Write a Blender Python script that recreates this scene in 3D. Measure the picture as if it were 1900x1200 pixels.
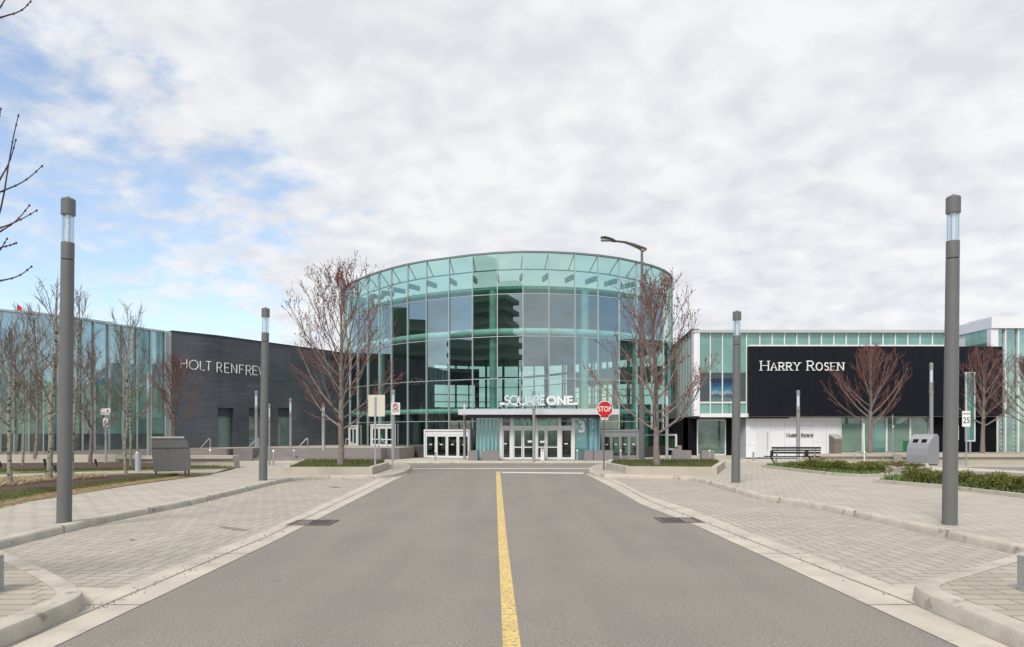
import bpy, bmesh, math, random
from mathutils import Vector, Matrix
R = math.radians
for o in list(bpy.data.objects): bpy.data.objects.remove(o)
S = bpy.context.scene
COL = S.collection

# ------------------------------------------------------------------ camera
F = 1340.0; HOR = 801.0; CX = 950.0; EH = 1.75
cam = bpy.data.objects.new('camera', bpy.data.cameras.new('camera')); COL.objects.link(cam)
cam.location = (0, 0, EH); cam.rotation_euler = (R(90), 0, 0)
cam.data.sensor_width = 36; cam.data.lens = 36 * F / 1900
cam.data.shift_y = (HOR - 600) / 1900
cam.data.clip_start = 0.1; cam.data.clip_end = 5000
S.camera = cam
S.view_settings.view_transform = 'Standard'; S.view_settings.look = 'None'
S.view_settings.gamma = 1; S.view_settings.exposure = 0.42
# ------------------------------------------------------------------ sky and sun
SUN_EL, SUN_AZ = R(48), R(205)      # azimuth clockwise from +Y: sun behind the camera, to the left
w = bpy.data.worlds.new('World'); S.world = w; w.use_nodes = True
nt = w.node_tree; N = nt.nodes; L = nt.links; N.clear()
def nd(t, **k):
    n = N.new(t)
    for a, b in k.items(): setattr(n, a, b)
    return n
def wm(op, a, b=None, clamp=False):
    n = nd('ShaderNodeMath', operation=op); n.use_clamp = clamp
    for i, v in enumerate((a, b)):
        if v is None: continue
        if isinstance(v, (int, float)): n.inputs[i].default_value = v
        else: L.new(v, n.inputs[i])
    return n.outputs[0]
out = nd('ShaderNodeOutputWorld')
sky = nd('ShaderNodeTexSky'); sky.sky_type = 'NISHITA'; sky.sun_disc = False
sky.sun_elevation = SUN_EL; sky.sun_rotation = SUN_AZ; sky.air_density = 1.0; sky.dust_density = 0.6; sky.ozone_density = 1.0
bg1 = nd('ShaderNodeBackground'); bg1.inputs[1].default_value = 0.15
mxs = nd('ShaderNodeMixRGB'); mxs.inputs[0].default_value = .13; mxs.inputs[2].default_value = (5.2, 5.4, 5.7, 1); L.new(sky.outputs[0], mxs.inputs[1]); L.new(mxs.outputs[0], bg1.inputs[0])
tc = nd('ShaderNodeTexCoord'); sep = nd('ShaderNodeSeparateXYZ'); L.new(tc.outputs['Generated'], sep.inputs[0])
zz = wm('ADD', wm('MAXIMUM', sep.outputs[2], 0.0), 0.30)
cmb = nd('ShaderNodeCombineXYZ')
L.new(wm('DIVIDE', sep.outputs[0], zz), cmb.inputs[0]); L.new(wm('DIVIDE', sep.outputs[1], zz), cmb.inputs[1])
mp = nd('ShaderNodeMapping'); mp.inputs['Rotation'].default_value = (0, 0, R(28)); mp.inputs['Scale'].default_value = (1.15, 1.25, 1)
mp.inputs['Location'].default_value = (3.1, 1.7, 0)
L.new(cmb.outputs[0], mp.inputs[0])
n1 = nd('ShaderNodeTexNoise'); n1.inputs['Scale'].default_value = 1.7; n1.inputs['Detail'].default_value = 9; n1.inputs['Roughness'].default_value = .56; n1.inputs['Distortion'].default_value = .35
L.new(mp.outputs[0], n1.inputs['Vector'])
n2 = nd('ShaderNodeTexNoise'); n2.inputs['Scale'].default_value = 8.0; n2.inputs['Detail'].default_value = 9; n2.inputs['Roughness'].default_value = .58; n2.inputs['Distortion'].default_value = .25
L.new(mp.outputs[0], n2.inputs['Vector'])
def blob(v, lo, hi, amt):
    v = Vector(v).normalized()
    d = nd('ShaderNodeVectorMath', operation='DOT_PRODUCT'); L.new(tc.outputs['Generated'], d.inputs[0]); d.inputs[1].default_value = v
    m = nd('ShaderNodeMapRange', interpolation_type='SMOOTHSTEP'); L.new(d.outputs['Value'], m.inputs[0])
    m.inputs[1].default_value = lo; m.inputs[2].default_value = hi; m.inputs[3].default_value = 0; m.inputs[4].default_value = amt
    return m.outputs[0]
b = wm('ADD', blob((-.62, .80, .12), .84, .985, .225), blob((-.62, .78, .40), .90, .99, .085))
b = wm('ADD', b, wm('ADD', blob((.93, .36, .2), .90, .98, .8), blob((-.93, .36, .15), .84, .95, .75)))
b = wm('ADD', b, blob((1, -.35, .2), .55, .95, .34)); b = wm('ADD', b, blob((-1, -.55, .2), .6, .95, .34))
cov = wm('SUBTRACT', wm('ADD', wm('MULTIPLY', n1.outputs[0], .66), wm('MULTIPLY', n2.outputs[0], .46)), b)
mr = nd('ShaderNodeMapRange', interpolation_type='SMOOTHSTEP'); L.new(cov, mr.inputs[0])
mr.inputs[1].default_value = .22; mr.inputs[2].default_value = .42
# cloud brightness
n3 = nd('ShaderNodeTexNoise'); n3.inputs['Scale'].default_value = 8.5; n3.inputs['Detail'].default_value = 5; n3.inputs['Roughness'].default_value = .46; n3.inputs['Distortion'].default_value = .25
mp3 = nd('ShaderNodeMapping'); mp3.inputs['Location'].default_value = (9, 4, 2); mp3.inputs['Rotation'].default_value = (0, 0, R(28)); mp3.inputs['Scale'].default_value = (1.3, 1.4, 1)
L.new(cmb.outputs[0], mp3.inputs[0]); L.new(mp3.outputs[0], n3.inputs['Vector'])
n4 = nd('ShaderNodeTexNoise'); n4.inputs['Scale'].default_value = 2.2; n4.inputs['Detail'].default_value = 4; L.new(mp3.outputs[0], n4.inputs['Vector'])
cr = nd('ShaderNodeValToRGB'); L.new(wm('ADD', wm('MULTIPLY', n3.outputs[0], .55), wm('MULTIPLY', n4.outputs[0], .45)), cr.inputs[0])
cr.color_ramp.elements[0].position = .38; cr.color_ramp.elements[0].color = (.56, .572, .60, 1)
cr.color_ramp.elements[1].position = .60; cr.color_ramp.elements[1].color = (.70, .703, .708, 1)
bg2 = nd('ShaderNodeBackground'); L.new(cr.outputs[0], bg2.inputs[0])
# the clouds behind the camera and overhead, lit by the sun, are brighter
L.new(wm('ADD', 1.0, wm('ADD', blob((-.1, -.45, .85), .3, .98, .4), 0.0)), bg2.inputs[1])
ms = nd('ShaderNodeMixShader'); L.new(wm('MULTIPLY', mr.outputs[0], .96), ms.inputs[0]); L.new(bg1.outputs[0], ms.inputs[1]); L.new(bg2.outputs[0], ms.inputs[2])
L.new(ms.outputs[0], out.inputs[0])
sd = bpy.data.lights.new('sun', 'SUN'); sd.energy = 2.2; sd.angle = R(16); sd.color = (1, .95, .87)
sun = bpy.data.objects.new('sun', sd); COL.objects.link(sun)
dv = Vector((math.sin(SUN_AZ) * math.cos(SUN_EL), math.cos(SUN_AZ) * math.cos(SUN_EL), math.sin(SUN_EL)))
sun.rotation_euler = (-dv).to_track_quat('-Z', 'Y').to_euler()

# ------------------------------------------------------------------ helpers
def g(px, py, z=0.0):                       # picture point -> point on the level z
    Y = F * (EH - z) / (py - HOR); return Vector(((px - CX) * Y / F, Y, z))
def at(px, py, Y): return Vector(((px - CX) * Y / F, Y, EH + (HOR - py) * Y / F))
def zh(py, Y): return EH + (HOR - py) * Y / F
def xw(px, Y): return (px - CX) * Y / F

MATS = {}
def mat(name, col, rough=.7, metal=0, var=.12, scale=6, bump=0, bscale=40, spec=.5, stretch=None, spots=None, coord='Object'):
    if name in MATS: return MATS[name]
    m = bpy.data.materials.new(name); m.use_nodes = True; t = m.node_tree; p = t.nodes['Principled BSDF']
    p.inputs['Roughness'].default_value = rough; p.inputs['Metallic'].default_value = metal
    p.inputs['Specular IOR Level'].default_value = spec
    p.inputs['Base Color'].default_value = (*col, 1)
    tx = t.nodes.new('ShaderNodeTexCoord'); vec = tx.outputs[coord]
    if stretch:
        mm = t.nodes.new('ShaderNodeMapping'); mm.inputs['Scale'].default_value = stretch; t.links.new(vec, mm.inputs[0]); vec = mm.outputs[0]
    if var:
        n = t.nodes.new('ShaderNodeTexNoise'); n.inputs['Scale'].default_value = scale; n.inputs['Detail'].default_value = 6
        t.links.new(vec, n.inputs['Vector'])
        c = t.nodes.new('ShaderNodeValToRGB'); t.links.new(n.outputs[0], c.inputs[0])
        c.color_ramp.elements[0].position = .3; c.color_ramp.elements[1].position = .7
        c.color_ramp.elements[0].color = (*[v * (1 - var) for v in col], 1); c.color_ramp.elements[1].color = (*[min(1, v * (1 + var)) for v in col], 1)
        last = c.outputs[0]
        if spots:
            sc, lo, hi, scol = spots
            n2 = t.nodes.new('ShaderNodeTexNoise'); n2.inputs['Scale'].default_value = sc; n2.inputs['Detail'].default_value = 3; t.links.new(vec, n2.inputs['Vector'])
            r2 = t.nodes.new('ShaderNodeMapRange'); t.links.new(n2.outputs[0], r2.inputs[0]); r2.inputs[1].default_value = lo; r2.inputs[2].default_value = hi
            mx = t.nodes.new('ShaderNodeMixRGB'); t.links.new(r2.outputs[0], mx.inputs[0]); t.links.new(last, mx.inputs[1]); mx.inputs[2].default_value = (*scol, 1); last = mx.outputs[0]
        t.links.new(last, p.inputs['Base Color'])
    if bump:
        n = t.nodes.new('ShaderNodeTexNoise'); n.inputs['Scale'].default_value = bscale; n.inputs['Detail'].default_value = 5; t.links.new(vec, n.inputs['Vector'])
        bp = t.nodes.new('ShaderNodeBump'); bp.inputs['Strength'].default_value = bump; bp.inputs['Distance'].default_value = .02
        t.links.new(n.outputs[0], bp.inputs['Height']); t.links.new(bp.outputs[0], p.inputs['Normal'])
    MATS[name] = m; return m

def glass(name, tint, refl=.16, rt=(1, 1, 1), rough=0.0):
    if name in MATS: return MATS[name]
    m = bpy.data.materials.new(name); m.use_nodes = True; t = m.node_tree; t.nodes.clear()
    o = t.nodes.new('ShaderNodeOutputMaterial'); tr = t.nodes.new('ShaderNodeBsdfTransparent'); tr.inputs[0].default_value = (*tint, 1)
    gl = t.nodes.new('ShaderNodeBsdfGlossy'); gl.inputs['Roughness'].default_value = rough; gl.inputs[0].default_value = (*rt, 1)
    lw = t.nodes.new('ShaderNodeLayerWeight'); pw_ = t.nodes.new('ShaderNodeMath'); pw_.operation = 'POWER'; t.links.new(lw.outputs['Facing'], pw_.inputs[0]); pw_.inputs[1].default_value = 4.0
    ad = t.nodes.new('ShaderNodeMath'); ad.operation = 'MULTIPLY_ADD'; ad.use_clamp = True; t.links.new(pw_.outputs[0], ad.inputs[0]); ad.inputs[1].default_value = .85 - refl; ad.inputs[2].default_value = refl + .04
    mx = t.nodes.new('ShaderNodeMixShader'); t.links.new(ad.outputs[0], mx.inputs[0]); t.links.new(tr.outputs[0], mx.inputs[1]); t.links.new(gl.outputs[0], mx.inputs[2])
    t.links.new(mx.outputs[0], o.inputs[0]); MATS[name] = m; return m

def spandrel(name, col, refl=.2, var=.05, rt=(.8, 1, .97)):     # opaque back-painted glass
    if name in MATS: return MATS[name]
    m = bpy.data.materials.new(name); m.use_nodes = True; t = m.node_tree; t.nodes.clear()
    o = t.nodes.new('ShaderNodeOutputMaterial'); tr = t.nodes.new('ShaderNodeBsdfDiffuse')
    tx = t.nodes.new('ShaderNodeTexCoord'); n = t.nodes.new('ShaderNodeTexNoise'); n.inputs['Scale'].default_value = .8; t.links.new(tx.outputs['Object'], n.inputs['Vector'])
    c = t.nodes.new('ShaderNodeValToRGB'); t.links.new(n.outputs[0], c.inputs[0]); c.color_ramp.elements[0].position = .35; c.color_ramp.elements[1].position = .65
    c.color_ramp.elements[0].color = (*[v * (1 - var * 3) for v in col], 1); c.color_ramp.elements[1].color = (*[v * (1 + var * 3) for v in col], 1)
    t.links.new(c.outputs[0], tr.inputs[0])
    gl = t.nodes.new('ShaderNodeBsdfGlossy'); gl.inputs['Roughness'].default_value = .03; gl.inputs[0].default_value = (*rt, 1)
    lw = t.nodes.new('ShaderNodeLayerWeight'); pw_ = t.nodes.new('ShaderNodeMath'); pw_.operation = 'POWER'; t.links.new(lw.outputs['Facing'], pw_.inputs[0]); pw_.inputs[1].default_value = 4.0
    ad = t.nodes.new('ShaderNodeMath'); ad.operation = 'MULTIPLY_ADD'; ad.use_clamp = True; t.links.new(pw_.outputs[0], ad.inputs[0]); ad.inputs[1].default_value = .85 - refl; ad.inputs[2].default_value = refl + .04
    mx = t.nodes.new('ShaderNodeMixShader'); t.links.new(ad.outputs[0], mx.inputs[0]); t.links.new(tr.outputs[0], mx.inputs[1]); t.links.new(gl.outputs[0], mx.inputs[2])
    t.links.new(mx.outputs[0], o.inputs[0]); MATS[name] = m; return m

def org(o):
    v = Vector((0, 0, 0))
    while o is not None: v = v + o.location; o = o.parent
    return v
class MB:
    def __init__(s): s.v = []; s.f = []; s.mi = []; s.m = 0
    def face(s, pts):
        i = len(s.v); s.v += [tuple(p) for p in pts]; s.f.append(list(range(i, i + len(pts)))); s.mi.append(s.m); return s
    def hexa(s, a, b):                       # a: bottom 4, b: top 4
        i = len(s.v); s.v += [tuple(p) for p in a] + [tuple(p) for p in b]; n = len(a)
        fs = [list(range(i + n - 1, i - 1, -1)), list(range(i + n, i + 2 * n))] + [[i + k, i + (k + 1) % n, i + n + (k + 1) % n, i + n + k] for k in range(n)]
        s.f += fs; s.mi += [s.m] * len(fs); return s
    def box(s, x0, x1, y0, y1, z0, z1):
        return s.hexa([(x0, y0, z0), (x1, y0, z0), (x1, y1, z0), (x0, y1, z0)], [(x0, y0, z1), (x1, y0, z1), (x1, y1, z1), (x0, y1, z1)])
    def bar(s, a, b, w, d, up=Vector((0, 0, 1))):   # rectangular bar from a to b, w across, d along the other axis
        a, b = Vector(a), Vector(b); t = (b - a).normalized(); u = t.cross(up)
        if u.length < 1e-4: u = t.cross(Vector((0, 1, 0)))
        u.normalize(); v = u.cross(t).normalized(); u *= w / 2; v *= d / 2
        return s.hexa([a - u - v, a + u - v, a + u + v, a - u + v], [b - u - v, b + u - v, b + u + v, b - u + v])
    def prism(s, poly, z0, z1):              # poly [(x,y)] counter-clockwise
        return s.hexa([(x, y, z0) for x, y in poly], [(x, y, z1) for x, y in poly])
    def tube(s, pts, rad, n=6, cap=True):
        pts = [Vector(p) for p in pts]; k = len(pts)
        if isinstance(rad, (int, float)): rad = [rad] * k
        t = (pts[1] - pts[0]).normalized(); u = t.cross(Vector((.31, .87, .2)))
        u.normalize(); base = len(s.v)
        for i in range(k):
            if 0 < i < k - 1: t = (pts[i + 1] - pts[i - 1]).normalized()
            elif i == k - 1: t = (pts[i] - pts[i - 1]).normalized()
            u = (u - t * u.dot(t)).normalized(); v = t.cross(u)
            for j in range(n):
                a = 2 * math.pi * j / n; s.v.append(tuple(pts[i] + (u * math.cos(a) + v * math.sin(a)) * rad[i]))
        for i in range(k - 1):
            for j in range(n):
                a = base + i * n + j; b = base + i * n + (j + 1) % n; s.f.append([a, b, b + n, a + n]); s.mi.append(s.m)
        if cap:
            s.f.append([base + j for j in range(n - 1, -1, -1)]); s.f.append([base + (k - 1) * n + j for j in range(n)]); s.mi += [s.m] * 2
        return s
    def lathe(s, c, prof, n=24):             # prof [(r, z)]
        return s.tube([(c[0], c[1], c[2] + z) for r, z in prof], [max(r, .001) for r, z in prof], n)
    def build(s, name, m, parent=None, smooth=False, bevel=0):
        me = bpy.data.meshes.new(name); o0 = org(parent) if parent else Vector((0, 0, 0))
        me.from_pydata([(x - o0.x, y - o0.y, z - o0.z) for x, y, z in s.v], [], s.f)
        ms = m if isinstance(m, (list, tuple)) else [m]
        for q in ms: me.materials.append(q)
        for p, i in zip(me.polygons, s.mi): p.material_index = i; p.use_smooth = smooth
        me.update(); o = bpy.data.objects.new(name, me); COL.objects.link(o)
        if parent: o.parent = parent
        if smooth: me.shade_smooth() if hasattr(me, 'shade_smooth') else None
        if smooth:
            try: me.set_sharp_from_angle(angle=R(38))
            except Exception: pass
        if bevel:
            bv = o.modifiers.new('bevel', 'BEVEL'); bv.width = bevel; bv.segments = 2; bv.limit_method = 'ANGLE'
        return o
def tag(o, label, cat, group=None):
    o['label'] = label; o['category'] = cat
    if group: o['group'] = group
    return o
def thing(name, label, cat, loc=(0, 0, 0), group=None):
    o = bpy.data.objects.new(name, None); COL.objects.link(o); o.location = loc; o.empty_display_size = .3
    return tag(o, label, cat, group)
def struct(o): o['kind'] = 'structure'; return o
def stuff(o, label, cat): o['kind'] = 'stuff'; o['label'] = label; o['category'] = cat; return o
def copy_tree(o, parent=None):
    c = o.copy(); COL.objects.link(c)
    if parent: c.parent = parent
    for ch in [x for x in bpy.data.objects if x.parent == o]: copy_tree(ch, c)
    return c
def dup(o, label, loc, rz=0, sc=None, group=None):
    c = copy_tree(o); c['label'] = label; c.location = loc; c.rotation_euler = (0, 0, rz)
    if sc: c.scale = sc if isinstance(sc, tuple) else (sc, sc, sc)
    if group: c['group'] = group
    return c
def text(name, s, w, h, m, parent, M, ext=.02, off=0.0, sx=None):
    """s in a w x h box centred on M's origin, in M's local x-z plane"""
    cu = bpy.data.curves.new('t', 'FONT'); cu.body = s; cu.extrude = .5; cu.offset = off; cu.resolution_u = 4
    if sx: cu.space_character = sx
    o = bpy.data.objects.new('t', cu); COL.objects.link(o); bpy.context.view_layer.update()
    me = bpy.data.meshes.new_from_object(o.evaluated_get(bpy.context.evaluated_depsgraph_get()))
    bpy.data.objects.remove(o); bpy.data.curves.remove(cu)
    xs = [v.co.x for v in me.vertices]; ys = [v.co.y for v in me.vertices]
    cx, cy = (min(xs) + max(xs)) / 2, (min(ys) + max(ys)) / 2; kx, ky = w / (max(xs) - min(xs)), h / (max(ys) - min(ys)); o0 = org(parent)
    for v in me.vertices:
        v.co = M @ Vector(((v.co.x - cx) * kx, -v.co.z * 2 * ext, (v.co.y - cy) * ky)) - o0
    me.materials.clear(); me.materials.append(m); me.name = name
    ob = bpy.data.objects.new(name, me); COL.objects.link(ob); ob.parent = parent; return ob
def arc(cx, cy, rx, ry, a0, a1, n=10): return [(cx + rx * math.cos(R(a0 + (a1 - a0) * i / n)), cy + ry * math.sin(R(a0 + (a1 - a0) * i / n))) for i in range(n + 1)]
GL = {'H': [[(0, 0), (0, 1)], [(1, 0), (1, 1)], [(0, .52), (1, .52)]], 'O': [arc(.5, .5, .5, .5, 0, 360, 20)], 'L': [[(0, 1), (0, 0), (1, 0)]],
      'T': [[(0, 1), (1, 1)], [(.5, 1), (.5, 0)]], 'R': [[(0, 0), (0, 1)], [(0, 1), (.45, 1)] + arc(.45, .75, .45, .25, 90, -90, 8)[1:] + [(0, .5)], [(.45, .5), (1, 0)]],
      'E': [[(0, 0), (0, 1)], [(0, 1), (1, 1)], [(0, .52), (.85, .52)], [(0, 0), (1, 0)]], 'N': [[(0, 0), (0, 1)], [(0, 1), (1, 0)], [(1, 0), (1, 1)]],
      'F': [[(0, 0), (0, 1)], [(0, 1), (1, 1)], [(0, .52), (.85, .52)]], 'W': [[(0, 1), (.25, 0), (.5, 1), (.75, 0), (1, 1)]],
      'S': [arc(.5, .75, .45, .25, 25, 270, 10) + arc(.5, .26, .48, .26, 90, -155, 10)[1:]], 'Q': [arc(.5, .5, .5, .5, 0, 360, 20), [(.4, .12), (.75, -.1), (1.02, -.14)]],
      'U': [[(0, 1), (0, .45)] + arc(.5, .45, .5, .45, 180, 360, 10)[1:] + [(1, 1)]], 'A': [[(0, 0), (.5, 1), (1, 0)], [(.2, .36), (.8, .36)]],
      'Y': [[(0, 1), (.5, .5), (1, 1)], [(.5, .5), (.5, 0)]]}
def letter(mb, ch, M, w, h, r, serif=False):
    for st in GL[ch]:
        rr = r
        if serif and len(st) == 2 and abs(st[0][1] - st[1][1]) < .05: rr = r * .5
        mb.tube([M @ Vector((x * w, 0, z * h)) for x, z in st], rr, 5)
    if serif:
        ends = {'H': [(0, 0), (0, 1), (1, 0), (1, 1)], 'A': [(0, 0), (1, 0)], 'R': [(0, 0), (0, 1), (1, 0)], 'Y': [(0, 1), (1, 1), (.5, 0)], 'N': [(0, 0), (0, 1), (1, 1)], 'E': [(0, 0), (0, 1)], 'S': [], 'O': []}[ch]
        for x, z in ends: mb.tube([M @ Vector((x * w - r * 2.6, 0, z * h)), M @ Vector((x * w + r * 2.6, 0, z * h))], r * .5, 4)

# ------------------------------------------------------------------ materials
def asphalt_mat():
    m = bpy.data.materials.new('asphalt'); m.use_nodes = True; t = m.node_tree; p = t.nodes['Principled BSDF']; p.inputs['Roughness'].default_value = .82; p.inputs['Specular IOR Level'].default_value = .35
    tx = t.nodes.new('ShaderNodeTexCoord'); O = tx.outputs['Object']
    def noise(sc, det, stretch=None, loc=None):
        n = t.nodes.new('ShaderNodeTexNoise'); n.inputs['Scale'].default_value = sc; n.inputs['Detail'].default_value = det; v = O
        if stretch:
            mm = t.nodes.new('ShaderNodeMapping'); mm.inputs['Scale'].default_value = stretch; t.links.new(O, mm.inputs[0]); v = mm.outputs[0]
        t.links.new(v, n.inputs['Vector']); return n.outputs[0]
    def ramp(f, a, b, ca, cb):
        c = t.nodes.new('ShaderNodeValToRGB'); t.links.new(f, c.inputs[0]); c.color_ramp.elements[0].position = a; c.color_ramp.elements[1].position = b
        c.color_ramp.elements[0].color = (*ca, 1); c.color_ramp.elements[1].color = (*cb, 1); return c.outputs[0]
    def mul(a, b):
        x = t.nodes.new('ShaderNodeMixRGB'); x.blend_type = 'MULTIPLY'; x.inputs[0].default_value = 1; t.links.new(a, x.inputs[1]); t.links.new(b, x.inputs[2]); return x.outputs[0]
    c = ramp(noise(38, 5), .32, .70, (.178, .161, .138), (.260, .237, .204))
    c = mul(c, ramp(noise(.6, 6), .3, .7, (.93, .93, .94), (1.05, 1.04, 1.02)))
    c = mul(c, ramp(noise(1.0, 5, (1.6, .12, 1)), .3, .7, (.91, .91, .92), (1.06, 1.06, 1.05)))
    c = mul(c, ramp(noise(60, 1), .64, .70, (1, 1, 1), (1.7, 1.7, 1.6)))
    c = mul(c, ramp(noise(90, 2), .28, .36, (.6, .6, .6), (1, 1, 1)))
    c = mul(c, ramp(noise(1.7, 4, None), .24, .34, (.86, .86, .86), (1, 1, 1)))
    vo = t.nodes.new('ShaderNodeTexVoronoi'); vo.feature = 'DISTANCE_TO_EDGE'; vo.inputs['Scale'].default_value = .16
    nn = t.nodes.new('ShaderNodeTexNoise'); nn.inputs['Scale'].default_value = 1.2; nn.inputs['Detail'].default_value = 5; t.links.new(O, nn.inputs['Vector'])
    va = t.nodes.new('ShaderNodeMixRGB'); va.inputs[0].default_value = .22; t.links.new(O, va.inputs[1]); t.links.new(nn.outputs['Color'], va.inputs[2]); t.links.new(va.outputs[0], vo.inputs['Vector'])
    c = mul(c, ramp(vo.outputs[0], .0006, .0016, (.93, .93, .93), (1, 1, 1)))
    t.links.new(c, p.inputs['Base Color'])
    bp = t.nodes.new('ShaderNodeBump'); bp.inputs['Strength'].default_value = .5; bp.inputs['Distance'].default_value = .01
    t.links.new(noise(110, 3), bp.inputs['Height']); t.links.new(bp.outputs[0], p.inputs['Normal'])
    return m
def paver_mat(name, colA, colB, size, kind):
    m = bpy.data.materials.new(name); m.use_nodes = True; t = m.node_tree; p = t.nodes['Principled BSDF']; p.inputs['Roughness'].default_value = .85
    tx = t.nodes.new('ShaderNodeTexCoord')
    def M(op, a, b=None):
        n = t.nodes.new('ShaderNodeMath'); n.operation = op
        for i, v in enumerate((a, b)):
            if v is None: continue
            if isinstance(v, (int, float)): n.inputs[i].default_value = v
            else: t.links.new(v, n.inputs[i])
        return n.outputs[0]
    sp = t.nodes.new('ShaderNodeSeparateXYZ')
    if kind == 'herring':
        mm = t.nodes.new('ShaderNodeMapping'); mm.inputs['Scale'].default_value = (1 / size,) * 3; t.links.new(tx.outputs['Object'], mm.inputs[0]); t.links.new(mm.outputs[0], sp.inputs[0])
        i, j = M('FLOOR', sp.outputs[0]), M('FLOOR', sp.outputs[1]); fx, fy = M('FRACT', sp.outputs[0]), M('FRACT', sp.outputs[1])
        k = M('FLOORED_MODULO', M('SUBTRACT', i, j), 4.0)
        e = [M('COMPARE', k, float(q)) for q in range(4)]
        for q in e: q.node.inputs[2].default_value = .1
        d = M('MINIMUM', M('MINIMUM', M('ADD', fx, e[1]), M('ADD', M('SUBTRACT', 1.0, fx), e[0])), M('MINIMUM', M('ADD', fy, e[2]), M('ADD', M('SUBTRACT', 1.0, fy), e[3])))
        cb = t.nodes.new('ShaderNodeCombineXYZ'); t.links.new(M('SUBTRACT', i, e[1]), cb.inputs[0]); t.links.new(M('ADD', j, e[3]), cb.inputs[1])
        wn = t.nodes.new('ShaderNodeTexWhiteNoise'); wn.noise_dimensions = '3D'; t.links.new(cb.outputs[0], wn.inputs['Vector'])
        idc = wn.outputs['Value']; edge = M('MULTIPLY', d, size)
    else:
        t.links.new(tx.outputs['Object'], sp.inputs[0])
        v = M('DIVIDE', sp.outputs[1], size); j = M('FLOOR', v); fy = M('FRACT', v)
        u = M('ADD', M('DIVIDE', sp.outputs[0], size * 2.0), M('MULTIPLY', M('FLOORED_MODULO', j, 3.0), .333)); i = M('FLOOR', u); fx = M('FRACT', u)
        d1 = M('MULTIPLY', M('MINIMUM', fx, M('SUBTRACT', 1.0, fx)), size * 2.0); d2 = M('MULTIPLY', M('MINIMUM', fy, M('SUBTRACT', 1.0, fy)), size)
        edge = M('MINIMUM', d1, d2)
        cb = t.nodes.new('ShaderNodeCombineXYZ'); t.links.new(i, cb.inputs[0]); t.links.new(j, cb.inputs[1])
        wn = t.nodes.new('ShaderNodeTexWhiteNoise'); wn.noise_dimensions = '3D'; t.links.new(cb.outputs[0], wn.inputs['Vector']); idc = wn.outputs['Value']
    n = t.nodes.new('ShaderNodeTexNoise'); n.inputs['Scale'].default_value = .9; n.inputs['Detail'].default_value = 7; t.links.new(tx.outputs['Object'], n.inputs['Vector'])
    n2 = t.nodes.new('ShaderNodeTexNoise'); n2.inputs['Scale'].default_value = 45; n2.inputs['Detail'].default_value = 4; t.links.new(tx.outputs['Object'], n2.inputs['Vector'])
    f = M('ADD', M('MULTIPLY', idc, .30), M('ADD', M('MULTIPLY', n.outputs[0], .8), M('MULTIPLY', n2.outputs[0], .35)))
    c = t.nodes.new('ShaderNodeValToRGB'); t.links.new(f, c.inputs[0]); c.color_ramp.elements[0].position = .45; c.color_ramp.elements[1].position = 1.0
    c.color_ramp.elements[0].color = (*colA, 1); c.color_ramp.elements[1].color = (*colB, 1)
    jr = t.nodes.new('ShaderNodeMapRange'); t.links.new(edge, jr.inputs[0]); jr.inputs[1].default_value = .004; jr.inputs[2].default_value = .012
    mx = t.nodes.new('ShaderNodeMixRGB'); t.links.new(jr.outputs[0], mx.inputs[0]); mx.inputs[1].default_value = (*[v * .45 for v in colA], 1); t.links.new(c.outputs[0], mx.inputs[2])
    t.links.new(mx.outputs[0], p.inputs['Base Color'])
    bp = t.nodes.new('ShaderNodeBump'); bp.inputs['Strength'].default_value = .6; bp.inputs['Distance'].default_value = .006
    t.links.new(M('ADD', jr.outputs[0], M('MULTIPLY', n2.outputs[0], .3)), bp.inputs['Height']); t.links.new(bp.outputs[0], p.inputs['Normal'])
    return m
m_asph = asphalt_mat()
m_bay = paver_mat('herringbone_pavers', (.315, .280, .228), (.41, .368, .302), .19, 'herring')
m_walk = paver_mat('slab_pavers', (.345, .308, .252), (.45, .405, .335), .22, 'run')
m_conc = mat('concrete', (.45, .405, .33), .85, var=.14, scale=1.6, bump=.3, bscale=60, spots=(7, .62, .78, (.28, .25, .21)))
m_kerb = mat('kerb_concrete', (.43, .385, .315), .85, var=.16, scale=2.5, bump=.4, bscale=45, spots=(4.5, .60, .72, (.22, .19, .16)))
m_wallc = mat('wall_concrete', (.43, .385, .315), .85, var=.10, scale=1.2, bump=.2, bscale=50)
m_yel = mat('yellow_paint', (.62, .43, .13), .75, var=.15, scale=3, spots=(22, .50, .60, (.30, .26, .19)))
m_wht = mat('white_paint', (.62, .60, .56), .75, var=.15, scale=5, spots=(25, .6, .7, (.3, .28, .25)))
m_pole = mat('grey_pole_paint', (.125, .125, .120), .45, var=.05, scale=3, spec=.5)
m_pole2 = mat('pale_pole_metal', (.27, .27, .26), .4, metal=.3, var=.06)
m_steel = mat('brushed_steel', (.52, .50, .47), .35, metal=.8, var=.08, stretch=(1, 1, .1))
m_galv = mat('galvanised_steel', (.34, .37, .385), .5, metal=.5, var=.1, scale=12)
m_dark = mat('dark_metal', (.03, .03, .033), .5, var=.1)
m_black = mat('black_panel', (.0085, .0095, .0145), .5, var=.12, scale=.6, spec=.15)
m_blackm = mat('black_matt', (.007, .007, .009), .8, var=.1, spec=.1)
m_whitep = mat('white_panel', (.70, .71, .72), .4, var=.03, scale=1)
m_frame = mat('white_frame', (.66, .67, .67), .4, var=.03)
m_grayf = mat('grey_frame', (.36, .37, .375), .4, metal=.3, var=.05)
m_mull = mat('mullion_metal', (.44, .49, .48), .4, metal=.3, var=.04)
m_stone = None
m_granite = mat('planter_granite', (.215, .195, .19), .7, var=.10, scale=9, bump=.15)
m_stepst = mat('step_stone', (.23, .205, .195), .75, var=.12, scale=3, stretch=(.4, 1, 6), bump=.2)
m_bin = mat('bin_paint', (.12, .117, .112), .45, var=.04)
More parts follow.
